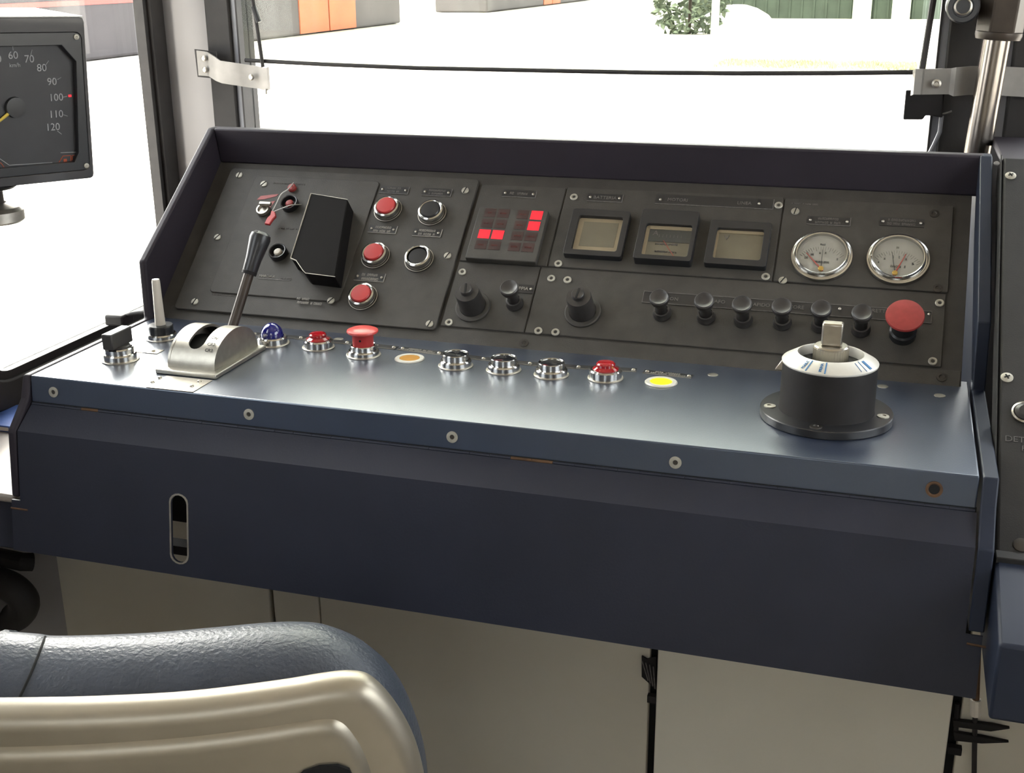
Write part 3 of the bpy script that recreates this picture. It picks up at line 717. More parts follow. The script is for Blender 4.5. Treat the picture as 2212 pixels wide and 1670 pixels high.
for t, (px, py) in (('CR3', (455, 760)), ('CR2', (461, 747)), ('CR1', (471, 736))):
    q = on(px, py, (0, .113, .03), V((0, 1, 0)))
    # seat the lettering on the arch just above the right cheek
    best = min(range(4, 60), key=lambda k: abs(math.atan2(0, 1) + (lambda yy, zz: ((V((.2085, yy, zz)) - CO).normalized() - ray(px, py).normalized()).length)(.1115 + .0515 * math.cos(math.pi * k / 64), .005 + .037 * math.sin(math.pi * k / 64) ** .9)) if False else (lambda yy, zz: ((V((.2085, yy, zz)) - CO).normalized() - ray(px, py).normalized()).length)(.1115 - .0515 * math.cos(math.pi * k / 64), .005 + .037 * math.sin(math.pi * k / 64) ** .9))
    th = math.pi * best / 64; yy = .1115 - .0515 * math.cos(th); zz = .005 + .037 * math.sin(th) ** .9
    tg = V((0, .0515 * math.sin(th), .037 * .9 * math.cos(th))).normalized()
    mk.text(t, .0058, 0, frame((.2085, yy, zz), (1, 0, 0), tg) @ T(0, 0, .0004), depth=.0002)
mk.build('lettering', 'needle_black', r, loc=J)
l0 = V((.188, .141, .008)); l2 = V((.2165, .199, .1405))
la = l0 + (l2 - l0) * .66
MB().tube([l0, la], .0062, 20).build('lever_rod', 'brown_iron', r, loc=J)
ax = (l2 - l0).normalized(); XG = frame(la, ax.orthogonal(), ax.cross(ax.orthogonal())); LG = (l2 - la).length
MB().lathe([(.0085, -.002), (.0092, 0), (.0098, LG * .30), (.0118, LG * .62), (.0130, LG * .82), (.0118, LG * .93), (.0075, LG * .995), (0, LG * 1.01)], 32).build('grip', 'black_plastic', r, loc=J @ XG)
MB().lathe([(.0066, -.0045), (.0090, -.0045), (.0094, -.001), (.0090, 0)], 28).build('grip_ferrule', 'black_matte', r, loc=J @ XG)
# blue lamp
r = droot('blue_lamp', 589, 742, 'domed blue indicator lamp in a chrome ring', 'indicator light')
washer(r, .0215, 'dull_steel'); lower_ring(r, .0105, .0188)
MB().lathe([(.0142, .008)] + [(.0140 * math.cos(t), .0118 + .0150 * math.sin(t)) for t in [k * math.pi / 20 for k in range(11)]], 40).build('lens', 'blue_lens', r)
def redlamp(px, py, label, s=1.0):
    r = droot('red_lamp', px, py, label, 'indicator light'); washer(r, .0208 * s); lower_ring(r, .0115 * s, .0186 * s)
    MB().lathe([(.0155 * s, .009 * s), (.0150 * s, .0122 * s), (.0120 * s, .0140 * s), (.0112 * s, .0145 * s), (.0110 * s, .0175 * s), (.0095 * s, .0190 * s), (0, .0198 * s)], 40).build('lens', 'red_lens', r)
redlamp(688, 750.5, 'low red lamp in a chrome ring beside the blue lamp', .97)
redlamp(1308, 817, 'low red lamp in a chrome ring next to the bright yellow disc', 1.0)
# red mushroom
r = droot('mushroom_button', 785.6, 767, 'red mushroom push button standing up in a chrome ring', 'button')
washer(r, .0212); lower_ring(r, .0075, .0188)
MB().lathe([(.0158, .006), (.0158, .0125), (.0150, .0135), (.0142, .0128), (.0140, .006)], 40).build('upper_ring', 'chrome', r)
MB().lathe([(.0128, .006), (.0128, .024), (.0140, .0275)], 36).lathe([(.0014, 0), (.0014, .0006), (0, .0006)], 10, 1, frame((.002, -.0128, .0215), (1, 0, 0), (0, 0, 1))).build('stem', ['red_plastic', 'pit'], r)
MB().lathe([(.0135, .0270), (.0180, .0285), (.0192, .0302), (.0188, .0318), (.0150, .0335), (0, .0350)], 48).build('cap', 'red_mushroom', r)
# three open chrome sockets
s0_ = None
for px, py, lab in ((984.5, 790.5, 'chrome ring push button with dark centre, next to the amber disc'), (1088, 800, 'chrome ring push button with dark centre, middle of the three'), (1191, 810, 'chrome ring push button with dark centre, next to a red lamp')):
    q = onZ(px, py)
    if s0_ is None:
        s0_ = root('ring_button', T(q.x, q.y, 0), lab, 'button', 'chrome ring buttons with dark centres'); r = s0_
        washer(r, .0208); lower_ring(r, .0085, .0186)
        MB().lathe([(.0155, .007), (.0155, .0150), (.0150, .0158), (.0143, .0152), (.0141, .006)], 44).build('upper_ring', 'chrome', r)
        MB().lathe([(.0142, .0146), (.0090, .0152), (0, .0153)], 36).build('cap', 'dark_lens', r)
    else: dup(s0_, T(q.x, q.y, 0), lab)
for px, py, m, lab, s in ((885, 776, 'amber_lens', 'flat amber disc light in a white ring beside the red mushroom button', 1.), (1428, 827, 'yellow_lens', 'flat bright yellow disc light in a white ring, glowing', 1.02)):
    r = droot('disc_light', px, py, lab, 'indicator light')
    MB().lathe([(.0181 * s, .0002), (.0181 * s, .0010), (.0170 * s, .0020), (.0125 * s, .0020), (.0122 * s, .0010)], 44).build('ring', 'ring_white', r)
    MB().lathe([(.0122 * s, .0016), (.0113 * s, .0016), (0, .0018)], 40).build('lens', m, r)
# master controller
mc = onZ(1784.7, 883, .009)
r = root('master_controller', T(mc.x, mc.y, 0), 'black drum controller with white scale ring and flat metal key handle', 'controller')
MB().lathe([(.0480, .0002), (.0672, .0002), (.0676, .0010), (.0676, .0080), (.0668, .0090), (.0470, .0090)], 64).build('flange', 'black_plastic', r)
for px, py in ((1671, 878), (1900, 899)):
    q = onZ(px, py, .009); a = math.atan2(q.y - mc.y, q.x - mc.x)
    MB().lathe([(.0062, 0), (.0060, .0010), (.0030, .0014), (.0024, .0003), (0, .0003)], 20).build('flange_screw', 'zinc', r, loc=T(.0575 * math.cos(a), .0575 * math.sin(a), .009))
for a in (1.9, 4.6):
    MB().lathe([(.0062, 0), (.0060, .0010), (.0030, .0014), (.0024, .0003), (0, .0003)], 20).build('flange_screw', 'screw_dark', r, loc=T(.0575 * math.cos(a), .0575 * math.sin(a), .009))
MB().lathe([(.0490, .0085), (.0482, .0110), (.0478, .0560), (.0470, .0590), (.0300, .0590)], 64).build('drum', 'black_matte', r)
MB().lathe([(.0465, .0585), (.0484, .0600), (.0486, .0615), (.0480, .0622), (.0345, .0700), (.0332, .0702), (.0328, .0690), (.0326, .0595)], 64).build('scale_ring', 'ring_white', r)
mk = MB(); th = math.atan2(.0078, -.0135)
def onring(deg): 
    a = math.radians(deg); rad = V((math.sin(a), -math.cos(a), 0)); tan = V((math.cos(a), math.sin(a), 0))
    dn = (rad * .0135 + V((0, 0, -.0078))).normalized()
    return rad * .0413 + V((0, 0, .0662)), tan, dn
for deg, wd, ln in ((-27, .0011, .015), (-3, .0012, .015), (52, .0005, .014), (62, .0036, .012), (44, .0004, .012)):
    o_, tan, dn = onring(deg); MB().cbox((0, 0, 0), (wd, ln, .0006), 0, frame(o_, tan, -dn)).build('scale_mark', 'ink_blue', r)
for deg, t in ((-33, 'MARC'), (-9, 'PRIMA')):
    o_, tan, dn = onring(deg); mk.text(t, .0042, 0, frame(o_, -dn, -tan) @ Matrix.Rotation(0, 4, 'Z') @ T(0, 0, .0003), depth=.0002)
mk.build('scale_lettering', 'ink_blue', r)
MB().lathe([(.0325, .0598), (0, .0598)], 40).build('well', 'pit', r)
kb = MB()
for k in range(36):
    a = 2 * math.pi * k / 36; kb.cbox((.0172 * math.cos(a), .0172 * math.sin(a), .067), (.0014, .0014, .018), 0)
kb.lathe([(.0174, .0590), (.0174, .0772), (.0160, .0785), (0, .0788)], 40).build('spindle', 'steel', r)
MB().box((-.0105, -.007, .0780), (.0105, .007, .1025)).build('key_handle', 'steel', r, bevel=.0022, seg=3)
MB().prism([(-.004, 0), (.006, 0), (.006, .013), (.002, .010)], -.003, .003, X=frame((-.0505, -.004, .049), (1, 0, 0), (0, 0, 1))).build('pointer', 'steel', r, bevel=.0006)

# ================================================================== RIGHT-HAND CONSOLE
ft = onX(2122, 335, 1.074)
rc_ = root('side_console', T(1.4, .2, -.1), 'second black panel console to the right of the control desk', 'console')
IR = T(-1.4, -.2, .1)
# sloping face through a line near the master desk's hood and a line low in front
yA, zA = .445, .229; lowp = onX(2163, 1197, 1.074)
yBt, zBt = -.022, -.065
sl_ = math.hypot(yA - yBt, zA - zBt); XS = frame((0, yBt, zBt), (1, 0, 0), (0, (yA - yBt) / sl_, (zA - zBt) / sl_))
MB().box((1.0690, 0, -.02), (1.90, sl_, 0), 0, XS).build('face_panel', 'side_black', rc_, bevel=.004, seg=3, loc=IR)
MB().box((1.0672, 0, -.03), (1.0686, sl_ + .002, .001), 0, XS).build('edge_strip', 'side_black', rc_, loc=IR)
MB().box((1.0690, yA - .005, zA - .012), (1.90, .66, zA - .004)).build('top_deck', 'hood_paint', rc_, bevel=.003, loc=IR)
yl, zl = -.137, -.094
MB().prism([(yBt, zBt), (yl, zl), (yl, -.168), (.2, -.168), (.2, zBt - .02)], 1.0690, 1.90, X=YZ(0)).build('lower_box', 'blue_cheek', rc_, bevel=.003, loc=IR)
MB().box((1.0690, yBt - .012, zBt - .006), (1.90, yBt + .004, zBt + .002)).build('face_flange', 'side_black', rc_, bevel=.001, loc=IR)
nS = XS.to_3x3() @ V((0, 0, 1))
def onS(px, py): return XS.inverted() @ on(px, py, (0, yBt, zBt), nS)
for q in ((2183, 380), (2175, 816)):
    s_ = onS(*q)
    m = MB().lathe([(0, 0), (.0062, 0), (.0062, .0008), (.0034, .0020), (0, .0022)], 20, 0)
    for a in (.5, .5 + math.pi / 2): m.box((-.0030, -.0007, .001), (.0030, .0007, .0026), 1, Matrix.Rotation(a, 4, 'Z'))
    m.build('cross_screw', ['zinc', 'pit'], rc_, loc=IR @ XS @ T(s_.x, s_.y, 0))
s_ = onS(2153, 353); MB().lathe([(.0035, 0), (.0030, .001), (0, .0013)], 12).build('paint_chip', 'grey_print', rc_, loc=IR @ XS @ T(s_.x, s_.y, 0))
s_ = onS(2206, 1183); MB().lathe([(.0075, 0), (.0072, .001), (.003, .002), (0, .0015)], 20).build('screw', 'screw_dark', rc_, loc=IR @ XS @ T(s_.x, max(s_.y, .012), 0))
s_ = onS(2206, 893); ru = abs(onS(2206, 893).x - onS(2184, 893).x)
r = root('rotary_control', XS @ T(s_.x + .004, s_.y, 0), 'black round knob in a thin chrome ring, cut by the right picture edge', 'knob')
MB().lathe([(ru + .004, 0), (ru + .004, .003), (ru + .0025, .004), (ru + .0015, .003)], 44).build('ring', 'steel', r)
MB().lathe([(ru + .0018, .001), (ru + .001, .004), (ru * .7, .006), (0, .006)], 40).build('knob_body', 'black_plastic', r)
s_ = onS(2205, 951); MB().text('DETER', .010, 0, T(s_.x, s_.y, .0002)).build('lettering', 'faint_print', rc_, loc=IR @ XS)
s_ = onS(2215, 970); MB().text('RI', .009, 0, T(s_.x, s_.y, .0002)).build('lettering', 'faint_print', rc_, loc=IR @ XS)

# ================================================================== FOOTWELL PANELS
KW = .25
def fx(px, py): return onY(px, py, KW).x
xa, xb, xc, xd, xe, xf = fx(119, 1300), fx(586, 1290), fx(690, 1310), fx(1404, 1420), fx(1424, 1420), fx(2052, 1545)
for nm, x0, x1, y, m, lab in (('footwell_panel', XL, xa - .0006, .0, 'beige_wall', 'narrow beige footwell panel at the far left behind the black hose'),
        ('footwell_panel', xa + .0006, xb - .003, .0, 'beige_wall', 'beige footwell panel under the slotted apron, behind the seat back'),
        ('footwell_panel', xb + .003, xc - .001, .0, 'beige_wall', 'narrow beige strip between two dark seams in the footwell'),
        ('footwell_panel', xc + .001, xd, .0, 'beige_wall', 'wide beige footwell panel right of the seat back'),
        ('footwell_door', xe, xf, -.012, 'beige_door', 'lighter beige cabinet door in the footwell on the right'),
        ('footwell_panel', xf + .012, XR, .0, 'beige_wall', 'beige footwell panel behind the black catches at lower right')):
    tag(MB().box((x0, KW + y, FZ), (x1, KW + .012, -.140)).build(nm, m, None, bevel=.0015), lab, 'panel')
struct(MB().box((XL, KW + .014, FZ), (XR, KW + .03, -.140)).build('wall_footwell', 'pit'))
# strap beside the door
r = root('strap', T(xd - .008, KW - .006, -.39), 'frayed black strap hanging in the gap beside the beige cabinet door', 'strap')
b_ = MB()
pp = [onY(*q, KW - .006) for q in ((1386, 1418), (1398, 1425), (1417, 1420), (1417, 1492), (1408, 1482), (1386, 1462))]
b_.prism([(v.x, v.z) for v in pp], .003, .006, X=XZ(0, KW, 0)); 
b_.build('strap_loop', 'black_matte', r, loc=T(-(xd - .008), -(KW - .006), .39))
b_ = MB(); q = onY(1410, 1503, KW); b_.cbox((q.x, KW - .006, q.z), (.011, .008, .010)); b_.build('strap_clip', 'rubber', r, loc=T(-(xd - .008), -(KW - .006), .39))
b_ = MB()
for k in range(4):
    a = onY(1387 + k * 8, 1428 + k * 4, KW - .0075); c = onY(1400 + k * 5, 1470 + k * 6, KW - .0075); b_.tube([a, c], .0009, 5)
b_.build('frayed_edge', 'grey_print', r, loc=T(-(xd - .008), -(KW - .006), .39))
# catches at the right
for nm, P, lab in (('door_catch', ((2058, 1556), (2140, 1566), (2182, 1574), (2140, 1580), (2060, 1570)), 'upper black blade catch beside the beige cabinet door'),
                   ('door_catch', ((2060, 1582), (2120, 1592), (2180, 1604), (2120, 1606), (2062, 1600)), 'lower black blade catch beside the beige cabinet door')):
    pp = [onY(*q, KW - .010) for q in P]
    tag(MB().prism([(v.x, v.z) for v in pp], .004, .011, X=XZ(0, KW, 0)).build(nm, 'black_matte', None, bevel=.0008), lab, 'catch')
q = onY(2062, 1613, KW); tag(MB().cbox((q.x, KW - .006, q.z), (.016, .010, .010)).build('latch_block', 'black_matte', None, bevel=.001), 'small square black latch below the two blade catches', 'latch')
pp = [onY(*q, KW - .004) for q in ((2053, 1540), (2056, 1545), (2070, 1555), (2072, 1590))]
tag(MB().tube([onY(2068, 1520, KW - .004), onY(2066, 1556, KW - .004), onY(2064, 1590, KW - .004)], .003, 8).build('catch_rod', 'black_matte', None), 'thin black rod linking the catches beside the cabinet door', 'rod')
tag(MB().tube([onY(2107, 1500, KW - .008), onY(2104, 1690, KW - .008)], .003, 8).build('seam_rubber', 'rubber', None), 'thin vertical black rubber seam at the lower right corner', 'seam')
tag(MB().tube([onY(2112, 1400, .05), onY(2108, 1512, .05)], .0035, 10, 0).tube([onY(2108, 1511, .05), onY(2107, 1545, .05)], .0055, 10, 1).build('conduit_pipe', ['rust', 'white_plastic'], None), 'thin pipe with a white end below the corner of the blue apron', 'pipe')

# ================================================================== LEFT SHELF
r = root('side_shelf', T(-.10, -.05, -.14), 'pale metal topped side shelf left of the control desk', 'shelf')
MB().box((XL + .002, -.040, -.148), (-.004, .235, -.138)).build('shelf_top', 'cream_top', r, bevel=.003, loc=T(.10, .05, .14))
MB().box((XL + .002, -.030, -.215), (-.006, .235, -.149)).build('shelf_box', 'blue_apron', r, bevel=.002, loc=T(.10, .05, .14))
q = onZ(20, 915, -.134)
r = root('blue_folder', T(q.x - .04, q.y + .01, -.138), 'flat blue folder lying on the side shelf at the left edge', 'folder')
MB().box((-.075, -.030, 0), (.060, .045, .009)).build('cover', 'paper_blue', r, bevel=.001)
MB().box((-.070, -.0305, .002), (.055, -.024, .007)).build('pages', 'white_plastic', r)
# hose below the shelf
def smooth3(P, n=6):
    Q = []; N = len(P)
    for i in range(N - 1):
        p0, p1, p2, p3 = P[max(i - 1, 0)], P[i], P[i + 1], P[min(i + 2, N - 1)]
        for k in range(n):
            t = k / n; Q.append(.5 * ((2 * p1) + (p2 - p0) * t + (2 * p0 - 5 * p1 + 4 * p2 - p3) * t * t + (3 * p1 - p0 - 3 * p2 + p3) * t ** 3))
    return Q + [P[-1]]
r = root('black_hose', T(-.1, .13, -.3), 'thick black bent hose in shadow under the side shelf', 'hose')
MB().tube([onY(-60, 1190, .16), onY(-20, 1200, .14), onY(20, 1208, .13), onY(48, 1214, .13), onY(70, 1214, .14)], .013, 14).build('upper_hose', 'black_matte', r, loc=T(.1, -.13, .3))
MB().tube([V(q) for q in smooth3([onY(-60, 1245, .16), onY(-10, 1255, .13), onY(30, 1272, .12), onY(52, 1300, .12), onY(40, 1328, .13), onY(0, 1345, .14), onY(-60, 1350, .16)])], .021, 18).build('lower_hose', 'rubber', r, loc=T(.1, -.13, .3))
# cable and connector on the window sill
q = onY(258, 688, .33)
r = root('cable_connector', T(q.x, .33, q.z), 'black cable connector behind the desk by the quarter window', 'connector')
MB().cbox((0, 0, 0), (.030, .030, .016)).build('connector_body', 'rubber', r, bevel=.003)
MB().tube([V((.010, 0, .004)), onY(285, 678, .33) - q, onY(300, 676, .33) - q, onY(325, 674, .33) - q], .0032, 10).build('cable', 'rubber', r)

# ================================================================== SPEEDOMETER
ST = onY(181, 37, .10); SB = onY(203.5, 384, .10)
upv = (ST - SB).normalized(); dv = V((.456, .89, 0)); dv = (dv - upv * dv.dot(upv)).normalized(); nv = dv.cross(upv).normalized()
hS = (ST - SB).length; wS = .205
XF = frame(SB, dv, upv)      # local origin lower right corner, -x to the left, z out of the face
if (XF.to_3x3() @ V((0, 0, 1))).dot(CO - SB) < 0: raise Exception('face')
def sf(px, py, z=0.):
    n = XF.to_3x3() @ V((0, 0, 1)); q = XF.inverted() @ on(px, py, SB + n * z, n); return q
sm = root('speedometer', XF @ T(-wS / 2, 0, 0), 'black box speedometer with a round dial and yellow needle at the left edge', 'speedometer')
JS = T(wS / 2, 0, 0)
MB().sheet(rrect(-wS, 0, 0, hS, .005, 3), [rrect(-wS + .010, .010, -.004, hS - .016, .008, 4)], -.012, 0).box((-wS, 0, -.115), (0, hS - .001, -.012)).build('case', 'speedo_case', sm, bevel=.002, loc=JS)
MB().box((-wS + .001, hS - .0008, -.114), (-.001, hS + .0012, -.0015)).build('case_top_glare', 'case_top_glare', sm, loc=JS)  # pale plate: sky glare on the black case, put into its colour
MB().sheet(rrect(-wS + .010, .010, -.004, hS - .016, .008, 4), [[(-wS + .020, .020), (-.022, .020), (-.016, .030), (-.012, hS - .048), (-.028, hS - .030), (-wS + .030, hS - .030), (-wS + .016, hS - .048)]], -.010, -.001).build('bezel', 'black_plastic', sm, bevel=.0008, loc=JS)
MB().box((-wS + .012, .012, -.0100), (-.006, hS - .018, -.0085)).build('dial', 'speedo_dial', sm, loc=JS)
zc_ = -.0082; hub = sf(32, 232, zc_)
m = MB()
for t, (px, py) in (('50', (-8, 128)), ('60', (28, 120)), ('70', (63, 128)), ('80', (90, 147)), ('90', (112, 177)), ('100', (121, 211)), ('110', (121, 247)), ('120', (114, 275))):
    q = sf(px, py, zc_); m.text(t, .0115, 0, T(q.x, q.y, zc_))
q = sf(32, 141, zc_); m.text('km/h', .0062, 0, T(q.x, q.y, zc_))
for a0, a1 in (((27, 97), (28, 109)), ((69, 107), (66, 119)), ((105, 131), (99, 140)), ((132, 167), (124, 172)), ((145, 208), (136, 210)), ((146, 251), (137, 248)), ((133, 290), (124, 283)), ((20, 357), (113, 351)), ((20, 357), (-2, 342)), ((131, 330), (181, 328))):
    a = sf(*a0, zc_); b = sf(*a1, zc_); m.tube([V((a.x, a.y, zc_)), V((b.x, b.y, zc_))], .0004, 5)
m.build('dial_lettering', 'dial_print', sm, loc=JS)
m = MB()
for P in (((122, 359), (136, 337), (153, 336), (153, 359)), ((156, 336), (182, 334), (171, 357), (156, 358)), ((-10, 350), (2, 352), (12, 366), (4, 372), (-10, 372))):
    Q = [sf(*p_, zc_) for p_ in P]
    for i in range(len(Q)): a, b = Q[i], Q[(i + 1) % len(Q)]; m.tube([V((a.x, a.y, zc_)), V((b.x, b.y, zc_))], .0004, 5)
for p_ in ((141, 347), (164, 344)): q = sf(*p_, zc_); m.cbox((q.x, q.y, zc_), (.004, .004, .0004))
m.build('warning_symbols', 'orange_line', sm, loc=JS)
q = sf(151, 207, zc_); MB().cbox((q.x, q.y, zc_), (.0035, .0024, .0006)).build('limit_mark', 'led_on', sm, loc=JS)
q = sf(-14, 272, -.006); h_ = V((hub.x, hub.y, -.006)); q.z = -.006
MB().tube([h_, q], .0022, 8, r1=.0012).build('needle', 'needle_yellow', sm, loc=JS)
MB().lathe([(.0115, -.0085), (.0110, -.004), (0, -.0035)], 28, X=T(hub.x, hub.y, 0)).build('hub', 'label_black', sm, loc=JS)
for p_ in ((165, 80), (187, 358)):
    q = sf(*p_, 0); MB().lathe([(.0030, -.001), (.0030, .0006), (.0014, .0010), (0, .0002)], 16, X=T(q.x, q.y, 0)).build('case_screw', 'zinc', sm, loc=JS)
# mounting post below
n_ = XF.to_3x3() @ V((0, 0, 1)); kk = .10
while True:
    pb = SB - dv * kk - n_ * .055; q = pb - CO
    if 1106 + FPX * q.dot(RT) / q.dot(FWD) < -17: break
    kk += .002
zb = onY(0, 470, pb.y).z
MB().lathe([(.026, -.009), (.030, -.006), (.030, -.001), (.026, 0)], 36).build('mount_collar', 'black_matte', sm, loc=(XF @ T(-wS / 2, 0, 0)).inverted() @ T(pb.x, pb.y, SB.z + .003))
MI = (XF @ T(-wS / 2, 0, 0)).inverted()
MB().tube([(pb.x, pb.y, SB.z - .009), (pb.x, pb.y, zb - .002)], .013, 24).build('mount_post', 'brown_iron', sm, loc=MI)
MB().tube([(pb.x - .01, pb.y - .004, zb + .002), (XL - .004, pb.y - .045, zb + .002)], .011, 20).build('wall_arm', 'brown_iron', sm, loc=MI)
MB().lathe([(.030, -.0135), (.033, -.011), (.033, 0), (.029, .004), (.015, .009)], 36).build('clamp_ring', 'dull_steel', sm, loc=(XF @ T(-wS / 2, 0, 0)).inverted() @ T(pb.x, pb.y, zb + .008))

# ================================================================== SUN BLIND, BRACKETS, CORDS, POLE
YBL = .655
bl = root('sun_blind', T(.45, YBL, .31), 'tinted roller sun blind film with a dark bottom rail across the windscreen', 'blind')
JB = T(-.45, -YBL, -.31)
rb = [onY(*q, YBL) for q in ((530, 130), (700, 139), (900, 147), (1122, 151.5), (1400, 157), (1600, 158.5), (1800, 158), (1980, 156))]
MB().tube(rb, .0032, 10).build('bottom_rail', 'rubber', bl, loc=JB)
top = .98; vs = []; fs = []
for i, p_ in enumerate(rb): vs += [(p_.x, YBL, p_.z), (p_.x, YBL, top), (p_.x, YBL + .0006, p_.z), (p_.x, YBL + .0006, top)]
for i in range(len(rb) - 1):
    a = i * 4; fs += [(a, a + 4, a + 5, a + 1), (a + 2, a + 3, a + 7, a + 6)]
MB().add(vs, fs).build('film', 'blind_film', bl, loc=JB)
MB().tube([(-.06, YBL, top), (.99, YBL, top)], .018, 16).build('roller', 'grey_wall', bl, loc=JB)
def cord(pts, Y, r_, label, ferr=None):
    P = [onY(*q, Y) for q in pts]; d0 = (P[0] - P[-1]).normalized(); P = [P[0] + d0 * ((.96 - P[0].z) / max(d0.z, .1))] + P
    o = root('guide_cable', Matrix.Translation(P[-1]), label, 'cord')
    MB().tube([q - P[-1] for q in P], r_, 8).build('cable_body', 'rubber', o)
    if ferr:
        a, b = [onY(*q, Y) - P[-1] for q in ferr]; MB().tube([a, (a + b) / 2, b], r_ * 1.5, 10).build('ferrule', 'black_plastic', o)
cord([(546, 0), (556, 62), (568, 145)], YBL - .006, .0030, 'black guide cord hanging at the left end of the sun blind', ((547, 14), (559, 48)))
cord([(2016, 0), (1992, 150)], YBL - .006, .0042, 'black guide cord hanging at the right end of the sun blind')
# left bracket: a strip from the pillar to the cord
def strip(pts_top, hh, th, m, name, par, X):
    mb = MB(); n = len(pts_top)
    vs = []; fs = []
    for i, p_ in enumerate(pts_top):
        t = (pts_top[min(i + 1, n - 1)] - pts_top[max(i - 1, 0)]); t.z = 0; nn = V((-t.y, t.x, 0)).normalized() * th
        h = hh[i]
        vs += [p_, p_ - V((0, 0, h)), p_ - V((0, 0, h)) + nn, p_ + nn]
    for i in range(n - 1):
        a = i * 4
        for k in range(4): l = (k + 1) % 4; fs.append((a + k, a + 4 + k, a + 4 + l, a + l))
    fs += [(0, 1, 2, 3), tuple(reversed(range((n - 1) * 4, n * 4)))]
    mb.add(vs, fs); o = mb.build(name, m, par, loc=X)
    return o
def bh(p0, p1, Y): return abs(onY(*p0, Y).z - onY(*p1, Y).z)
o = root('blind_bracket', Matrix.Translation(onY(500, 160, .65)), 'bright metal strip bracket on the left pillar holding the blind cord', 'bracket')
Xb = Matrix.Translation(onY(500, 160, .65)).inverted()
tp = [onY(424, 109, .655), onY(446, 112, .650), onY(462, 122, .640), onY(475, 131, .637), onY(520, 138, .640), onY(556, 143, .644), onY(566, 146, .642), onY(576, 146, .640), onY(581, 144, .645)]
hh = [bh((424, 109), (430, 163), .655)] + [bh((470, 127), (478, 180), .64)] * 2 + [bh((520, 138), (525, 187), .64)] * 6
strip(tp, hh, .0022, 'alu_strip', 'strip_body', o, Xb)
for (px, py, Y) in ((441, 126, .650), (443, 151, .650), (543, 167, .640)):
    q = onY(px, py, Y - .003); MB().lathe([(.0048, 0), (.0046, .0018), (.0030, .003), (0, .0028)], 16).build('screw', 'dull_steel', o, loc=Xb @ Matrix.Translation(q) @ Matrix.Rotation(math.pi / 2, 4, 'X'))
q0 = onY(575, 192, .641); MB().tube([q0, q0 - V((0, 0, .008))], .0022, 8).build('cord_end', 'dull_steel', o, loc=Xb)
q = [onY(*k, .662) for k in ((421, 106), (468, 112), (470, 170), (428, 166))]
MB().prism([(v.x, v.z) for v in q], -.008, -.0055, X=XZ(0, .655, 0)).build('backing_plate', 'rubber', o, loc=Xb)
# right bracket
o = root('blind_bracket', Matrix.Translation(onY(2040, 180, .65)), 'bright metal strip bracket behind the chrome pole holding the right blind cord', 'bracket')
Xb = Matrix.Translation(onY(2040, 180, .65)).inverted()
tp = [onY(1972, 152, .648), onY(1978, 149, .640), onY(1994, 149, .637), (onY(1998, 149, .641)), onY(2055, 148, .645), onY(2066, 146, .641), onY(2100, 143, .650), onY(2150, 143, .658), onY(2212, 146, .663), onY(2260, 150, .667)]
hh = [bh((1972, 152), (1968, 207), .648)] * 5 + [bh((2066, 146), (2062, 208), .645)] * 2 + [bh((2150, 143), (2150, 206), .658)] * 3
strip(tp, hh, .0022, 'alu_strip', 'strip_body', o, Xb)
q = onY(2023, 181, .636); MB().lathe([(.0062, 0), (.0060, .002), (.0035, .003), (.0025, .0015), (0, .0015)], 18).build('screw', 'dull_steel', o, loc=Xb @ Matrix.Translation(q) @ Matrix.Rotation(math.pi / 2, 4, 'X'))
q = onY(1995, 222, .675)
o = root('cable_box', Matrix.Translation(q), 'black cable box fixed below the right blind bracket', 'box')
pp = [onY(*k, .675) - q for k in ((1957, 193), (2037, 193), (2035, 252), (2013, 248), (1999, 247), (1993, 256), (1951, 256))]
MB().prism([(v.x, v.z) for v in pp], -.010, .014, X=XZ(0, 0, 0)).build('box_body', 'black_matte', o, bevel=.0015)
pp = [onY(*k, .665) - q for k in ((2033, 208), (2033, 232), (2032, 247), (2037, 246), (2052, 242), (2056, 240))]
MB().tube(pp, .0014, 6).build('cable_tie', 'grey_print', o)
pp = [onY(*k, .672) - q for k in ((2034, 250), (2030, 285), (2018, 312), (2006, 335))]
MB().tube(pp, .0030, 8).build('cable', 'grey_rubber', o)
# chrome pole
a = onY(2165, 20, .625); b = onY(2108, 345, .625); dd = (a - b).normalized()
o = root('grab_pole', Matrix.Translation(b), 'slanting chrome pole with a dark hexagonal coupling at the right', 'pole')
rp_ = abs(onY(2184, 90, .625).x - onY(2121, 90, .625).x) / 2
MB().tube([b - dd * .02 - b, a + dd * .5 - b], rp_ * .98, 28).build('tube', 'pole_metal', o)
cA = onY(2157, 76, .625) - b; 
XH = frame(cA, dd.orthogonal(), dd.cross(dd.orthogonal())) @ Matrix.Rotation(math.radians(18), 4, 'Z')
MB().lathe([(.0, 0), (.0265, 0), (.0295, .003), (.0295, .30), (.0, .30)], 6).build('coupling', 'brown_iron', o, loc=XH, bevel=.002)
MB().lathe([(rp_, -.006), (.0275, -.005), (.0290, .0), (.0290, .004)], 32).build('coupling_washer', 'brown_iron', o, loc=frame(cA, dd.orthogonal(), dd.cross(dd.orthogonal())))
# wiper motor knob at the top right
q = onY(2080, 14, .60)
o = root('wiper_knob', Matrix.Translation(q) @ Matrix.Rotation(math.pi / 2, 4, 'X'), 'round black wiper motor knob with a ring at the upper right window corner', 'latch')
MB().lathe([(0, -.05), (.020, -.05), (.0205, .010), (.0185, .013), (.013, .013), (.0125, .010), (0, .010)], 36).build('knob_body', 'black_plastic', o)
MB().lathe([(.0110, .0095), (.0110, .0125), (.0095, .0135), (.0085, .0125), (.0083, .0095)], 32).build('ring', 'dull_steel', o)

